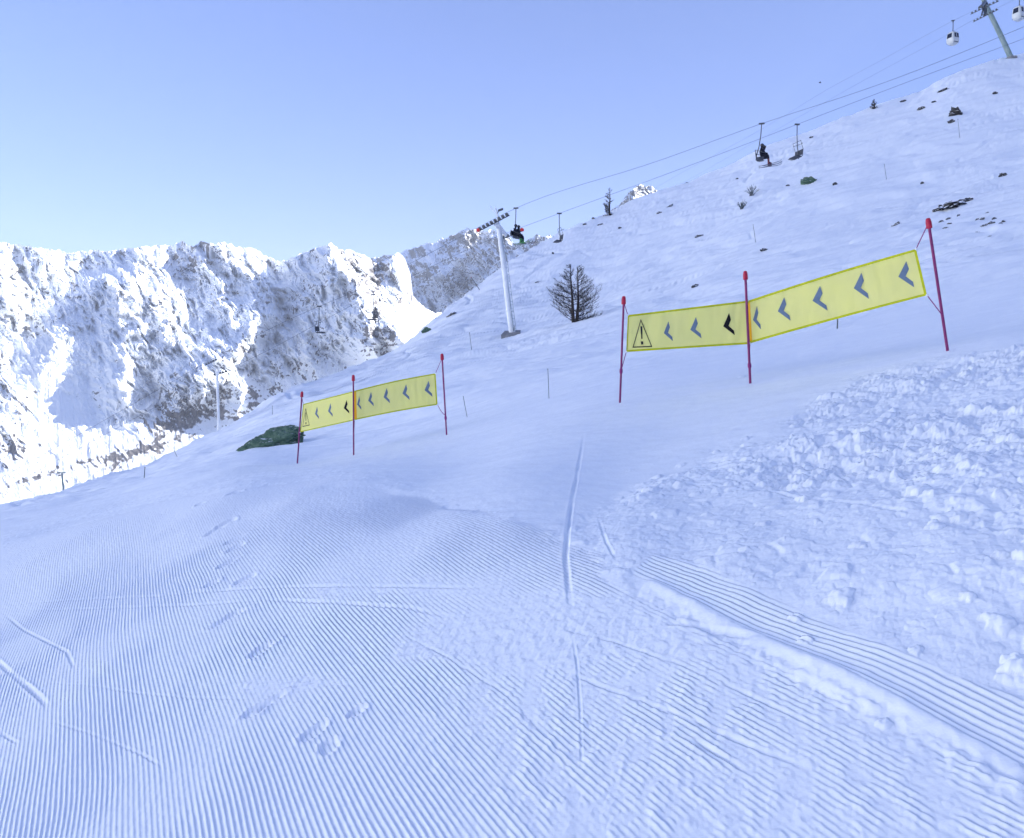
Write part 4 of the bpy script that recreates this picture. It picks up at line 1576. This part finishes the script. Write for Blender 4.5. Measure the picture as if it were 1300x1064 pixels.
def shrub(u, v, w, h, label, seed):
    rnd = random.Random(seed)
    b = G(u, v)
    mp = b.y / F
    e = empty('shrub', b, label, 'shrub', 'bare shrubs on the upper slope')
    m = MB()
    for i in range(34):
        a = rnd.uniform(0, 2 * math.pi)
        sp = rnd.random() ** .7 * w * mp * .55
        tip = Vector((math.cos(a) * sp, math.sin(a) * sp * .7, h * mp * rnd.uniform(.45, 1.05) * (1 - .35 * sp / (w * mp * .55))))
        mid = tip * .5 + Vector((rnd.uniform(-.1, .1), rnd.uniform(-.1, .1), .05))
        m.tube([Vector((rnd.uniform(-.08, .08), rnd.uniform(-.08, .08), -.1)), mid, tip], [.022, .016, .007], 4)
        for k in range(3):
            q = mid.lerp(tip, rnd.random())
            m.tube([q, q + Vector((rnd.uniform(-.2, .2), rnd.uniform(-.2, .2), rnd.uniform(.05, .3)))], [.010, .004], 3)
    m.build('branches', M['shrub'], e)
    MB().ball((0, 0, -.05), (w * mp * .16, w * mp * .14, h * mp * .16), 10, 6).build('root_clump', M['rock'], e)


shrub(954.5, 249.5, 20, 15, 'spiky grey-green shrub poking through snow under the occupied chair', 3)
shrub(941.5, 266, 13, 13, 'smaller tangled shrub just below and left of the spiky one', 4)


# ================================================================== ROCKS
def rock(u, v, w, h, label, group=None, m='rock', rot=0.0, seed=0, rough=.45, name='rock', depth=.8, n=22, k=13, oc=4):
    """dark rock breaking the snow: visible outline w x h pixels, turned by rot degrees in the picture"""
    gx, gy = ground_at(u, v + h * .30)
    b = Vector((gx, gy, hz(gx, gy)))
    mp = gy / F
    q = MB()
    c, s = math.cos(R(rot)), math.sin(R(rot))
    rx, rz, ry = w * mp * .5, h * mp * .72, w * mp * .5 * depth
    th = np.linspace(0, math.pi, k)
    ph = np.linspace(0, 2 * math.pi, n, endpoint=False)
    for i in range(k):
        for j in range(n):
            d = np.array([math.sin(th[i]) * math.cos(ph[j]), math.sin(th[i]) * math.sin(ph[j]), math.cos(th[i])])
            nz = float(fbm(np.array([d[0] * 1.6 + d[2] * .9 + seed * 3.1]), np.array([d[1] * 1.6 - d[2] * 1.2 + seed]), oc, 200, .6)[0])
            rr = 1 + rough * nz
            x, y, z = d[0] * rr * rx, d[1] * rr * ry, d[2] * rr * rz
            q.v.append(Vector((x * c - z * s, y, x * s + z * c)))
    for i in range(k - 1):
        for j in range(n):
            j2 = (j + 1) % n
            q.f.append((i * n + j, (i + 1) * n + j, (i + 1) * n + j2, i * n + j2))
    o = q.build(name, M[m], smooth=False)
    o.location = b + Vector((0, 0, h * mp * .06))
    return tag(o, label, 'rock', group)


gr = 'dark rocks showing through the snow'
rock(346, 557, 84, 22, 'long low mossy green rock on the slope behind the farther banner', None, 'moss', 21, 1, .30, 'mossy_rock', .35, 90, 44, 6)
rock(1026, 231, 19, 8, 'green mossy rock below the empty chair on the upper slope', None, 'moss', -4, 2, .5, 'mossy_rock')
rock(541, 420, 11, 7, 'small greenish rock on the crest where the sunlit snow meets the slope', None, 'moss', 30, 3, .4, 'mossy_rock')
BIG = [
    (1214, 142, 15, 11, 'large upright dark boulder high on the right part of the slope', 18),
    (1208, 152.5, 8, 4, 'dark flat rock just below the large upright boulder', 10),
    (1205, 262, 36, 8, 'long black rock outcrop above the right end of the nearer banner', 19),
    (1188, 268, 9, 3, 'thin dark rock at the lower left tip of the long black outcrop', 22),
    (1229, 253, 11, 4, 'grey rock at the upper right tip of the long black outcrop', 10),
    (1273, 225, 9, 5, 'lone oval dark rock near the right edge, above the broken outcrop', 0),
    (1171, 230, 5, 3.2, 'tiny lone black rock left of centre between boulder and outcrop', 0),
    (1263, 119.5, 6, 3, 'small dark rock high up near the right edge below the gondola tower', -15),
    (1060, 234, 6, 4, 'small grey rock right of the green mossy rock', 0),
    (1000, 234, 5, 2.2, 'tiny flat rock left of the green mossy rock', 0),
    (1146, 127, 7, 2.5, 'flat dark rock at the crest right of the tiny sapling', 5),
    (1169, 137, 8, 3, 'greyish rock slightly below the crest right of the tiny sapling', 10),
    (1030, 174, 5, 2.4, 'small rock on the crest right of the empty upper chair', 0),
    (1186, 128, 6, 1.8, 'flat pale grey rock on the crest line towards the gondola tower', 0),
    (1197, 113, 12, 3, 'faint grey rock band near the crest below the gondola cabin', 15),
    (872, 232, 4, 2.4, 'dark speck of rock on the crest where the gondola cables vanish', 10),
    (837, 272, 7, 3, 'dark rock below the bright peak, right of the crest larch', 12),
    (849, 264, 11, 1.8, 'thin dark streak of rock running up right from its darker neighbour', 30),
    (936, 225, 4, 2.5, 'tiny dark rock left of the spiky shrub', 0),
    (742, 284, 5, 2.4, 'tiny rock on the crest left of the small crest larch', 15),
    (753, 276, 4, 2, 'tiny rock at the foot of the small crest larch', 15),
    (762, 285, 8, 2, 'thin dark rock on snow directly below the small crest larch', 20),
    (787, 289, 4, 2, 'faint small rock right below the small crest larch', 0),
    (888, 297, 11, 2.6, 'thin dark rock strip above the nearer banner left of its middle pole', 8),
    (970, 318, 9, 3.5, 'small dark rock cluster right above the nearer banner middle pole', 5),
    (882, 367, 9, 3.5, 'grey rock patch just above the top edge of the nearer banner left half', 10),
    (702, 323, 3, 2.5, 'single dark pebble of rock right below the empty crest chair', 0),
    (573, 400, 13, 2.0, 'thin grassy streak on the slope left of the lift tower', 28),
    (684, 357, 9, 1.8, 'faint dark streak on snow above the twin-trunked larch', 8),
    (1136, 286, 15, 3.5, 'dark rock streak between black outcrop and banner, rising to the right', 42),
]
for i, (u, v, w, h, lab, rt) in enumerate(BIG):
    rock(u, v, w, h, lab, gr, 'rock', rt, 10 + i, .5 if w > 7 else .3)
SMALL = [(1240, 293, 8, 3, 15), (1250, 285, 9, 3, 10), (1258, 281, 8, 3.5, 25), (1249, 297, 10, 3.2, 12), (1256, 302, 6, 2.4, 40), (1262, 277, 6, 3, 30),
         (1247, 276, 6, 2.5, 30), (1252, 269, 6, 2.5, 30), (1270, 283, 6, 3, 40), (1274, 279, 4, 3, 60), (1241, 277, 5, 2, 30)]
for i, (u, v, w, h, rt) in enumerate(SMALL):
    rock(u, v, w, h, 'small dark rock in the broken outcrop by the right edge below the oval rock', 'rocks of the broken outcrop by the right edge', 'rock', rt, 60 + i, .4)
SMALL2 = [(1195, 281, 6, 2.5, 25), (1204, 276, 6, 2.2, 15), (1205, 283, 6, 2, 10), (1200, 291, 7, 2.2, 15), (1217, 274, 4, 2.5, 20)]
for i, (u, v, w, h, rt) in enumerate(SMALL2):
    rock(u, v, w, h, 'small dark rock scattered just below the long black outcrop', 'rocks scattered below the long black outcrop', 'rock', rt, 80 + i, .4)


# ================================================================== MARKER POLES
def marker(u0, v0, u1, v1, label, r=.012, m='bamboo', tip=None):
    b = G(u0, v0)
    t = P(u1, v1, b.y)
    e = empty('marker_pole', b, label, 'marker pole', 'thin marker poles on the slope')
    d = t - b
    MB().tube([-d.normalized() * .15, d], [r, r * .85], 6).build('stake', M[m], e)
    MB().tube([d * .97, d], [r * 1.5, r * 1.4], 6).build('tip', M[tip or m], e)


marker(959.5, 306, 956, 285, 'thin stake on the slope above the middle pole of the nearer banner', .02)
marker(1218.5, 176, 1216, 151, 'thin stake just below the large upright boulder', .02)
marker(1125.5, 228, 1122.5, 208, 'thin stake on the slope between the mossy rock and the tiny black rock', .02)
marker(599, 446, 596, 422, 'thin stake on the slope just left of the lift tower block', .02)
marker(593, 528, 588, 503, 'slim dark stake right of the farther banner', .008)
marker(697, 506, 695.5, 468, 'tall dark green stake between the two banners', .008)
marker(1063, 416, 1065, 360, 'green-tipped stake standing behind the right half of the nearer banner', .016)
marker(346, 527, 346, 515, 'short thin stake on snow above the long green rock', .014)
marker(183, 606, 184, 593, 'short thin stake near the left crest in front of the mountain', .014)
marker(225, 583, 221, 572, 'slightly leaning stake on the left part of the crest', .014)
marker(609, 366, 598, 352, 'leaning dark post with red tip on the crest left of the tower', .05, 'steel', 'red')
marker(358, 504, 358, 494, 'dark stub of a post on the crest above the green rock', .05, 'steel')
marker(1008, 405 - 20, 1008, 372 - 20, 'thin stake seen through the nearer banner', .012) if False else None


# a bird far off in the sky
def bird():
    c = P(1041, 105, 90)
    m = MB()
    m.ball((0, 0, 0), (.16, .05, .05), 10, 6)
    m.v += [Vector(p) for p in ((-.05, .0, .02), (.06, 0, .02), (-.06, .30, .10), (-.05, .0, .03), (.06, 0, .03), (-.06, -.30, .10))]
    k = len(m.v) - 6
    m.f += [(k, k + 1, k + 2), (k + 3, k + 5, k + 4)]
    o = m.build('bird', M['cloth'])
    o.location = c
    tag(o, 'tiny dark bird in the sky above the ropes', 'bird')


bird()

# ================================================================== THE AIR
def build_haze(density):
    bpy.context.view_layer.update()
    lo = Vector((1e9,) * 3)
    hi = Vector((-1e9,) * 3)
    for o in SC.objects:
        if o.type != 'MESH':
            continue
        for c in o.bound_box:
            q = o.matrix_world @ Vector(c)
            for k in range(3):
                lo[k] = min(lo[k], q[k])
                hi[k] = max(hi[k], q[k])
    lo -= Vector((20, 20, 1))
    hi += Vector((20, 20, 20))
    o = MB().box((lo + hi) / 2, hi - lo).build('haze', M['snow'], smooth=False)
    m = bpy.data.materials.new('haze_air')
    m.use_nodes = True
    nt = m.node_tree
    nt.nodes.remove(nt.nodes['Principled BSDF'])
    v = nt.nodes.new('ShaderNodeVolumePrincipled')
    v.inputs['Color'].default_value = (.76, .84, 1.0, 1)
    v.inputs['Density'].default_value = density
    v.inputs['Anisotropy'].default_value = 0.0
    nt.links.new(v.outputs[0], nt.nodes['Material Output'].inputs['Volume'])
    o.data.materials.clear()
    o.data.materials.append(m)
    tag(o, kind='stuff')
    return o


HAZE = .85e-4
if HAZE:
    build_haze(HAZE)

# ================================================================== LIGHT, SKY, CAMERA
SUN_EL = R(20)
SUN_AZ = math.atan2(.95, -.32)      # clockwise from +Y
SUN_STR, SKY_STR, EXPO = 2.9, .066, 2.12
w = bpy.data.worlds.new('World')
SC.world = w
w.use_nodes = True
nt = w.node_tree
bg = nt.nodes['Background']
sky = nt.nodes.new('ShaderNodeTexSky')
sky.sky_type = 'NISHITA'
sky.sun_disc = False
sky.sun_elevation = SUN_EL
sky.sun_rotation = SUN_AZ
sky.altitude = 2200
sky.air_density = 1.0
sky.dust_density = .6
sky.ozone_density = 2.0
gm = nt.nodes.new('ShaderNodeGamma')          # evens the sky out between zenith and horizon
gm.inputs['Gamma'].default_value = .66
tn = nt.nodes.new('ShaderNodeMix')
tn.data_type = 'RGBA'
tn.blend_type = 'MULTIPLY'
tn.inputs['Factor'].default_value = 1
tn.inputs['B'].default_value = (.90, .985, 1.52, 1)
nt.links.new(sky.outputs[0], gm.inputs['Color'])
nt.links.new(gm.outputs[0], tn.inputs['A'])
nt.links.new(tn.outputs['Result'], bg.inputs['Color'])
bg.inputs['Strength'].default_value = SKY_STR

sd = bpy.data.lights.new('sun', 'SUN')
sd.energy = SUN_STR
sd.angle = R(.5)
sd.color = (1.0, .97, .93)
so = bpy.data.objects.new('sun', sd)
COL.objects.link(so)
sdir = Vector((math.sin(SUN_AZ) * math.cos(SUN_EL), math.cos(SUN_AZ) * math.cos(SUN_EL), math.sin(SUN_EL)))
so.rotation_euler = sdir.to_track_quat('Z', 'Y').to_euler()

cd = bpy.data.cameras.new('camera')
cam = bpy.data.objects.new('camera', cd)
COL.objects.link(cam)
cam.location = (0, 0, EYE)
cam.rotation_euler = (math.pi / 2 + PITCH, 0, 0)
cd.sensor_width = 36
cd.lens = 36 * F / 1300
cd.shift_y = -(532 - PV) / 1300
cd.clip_end = 20000
cd.clip_start = .05
SC.camera = cam

SC.view_settings.view_transform = 'Standard'
SC.view_settings.look = 'None'
SC.view_settings.exposure = EXPO
SC.view_settings.gamma = 1
SC.cycles.max_bounces = 8
SC.cycles.transparent_max_bounces = 16
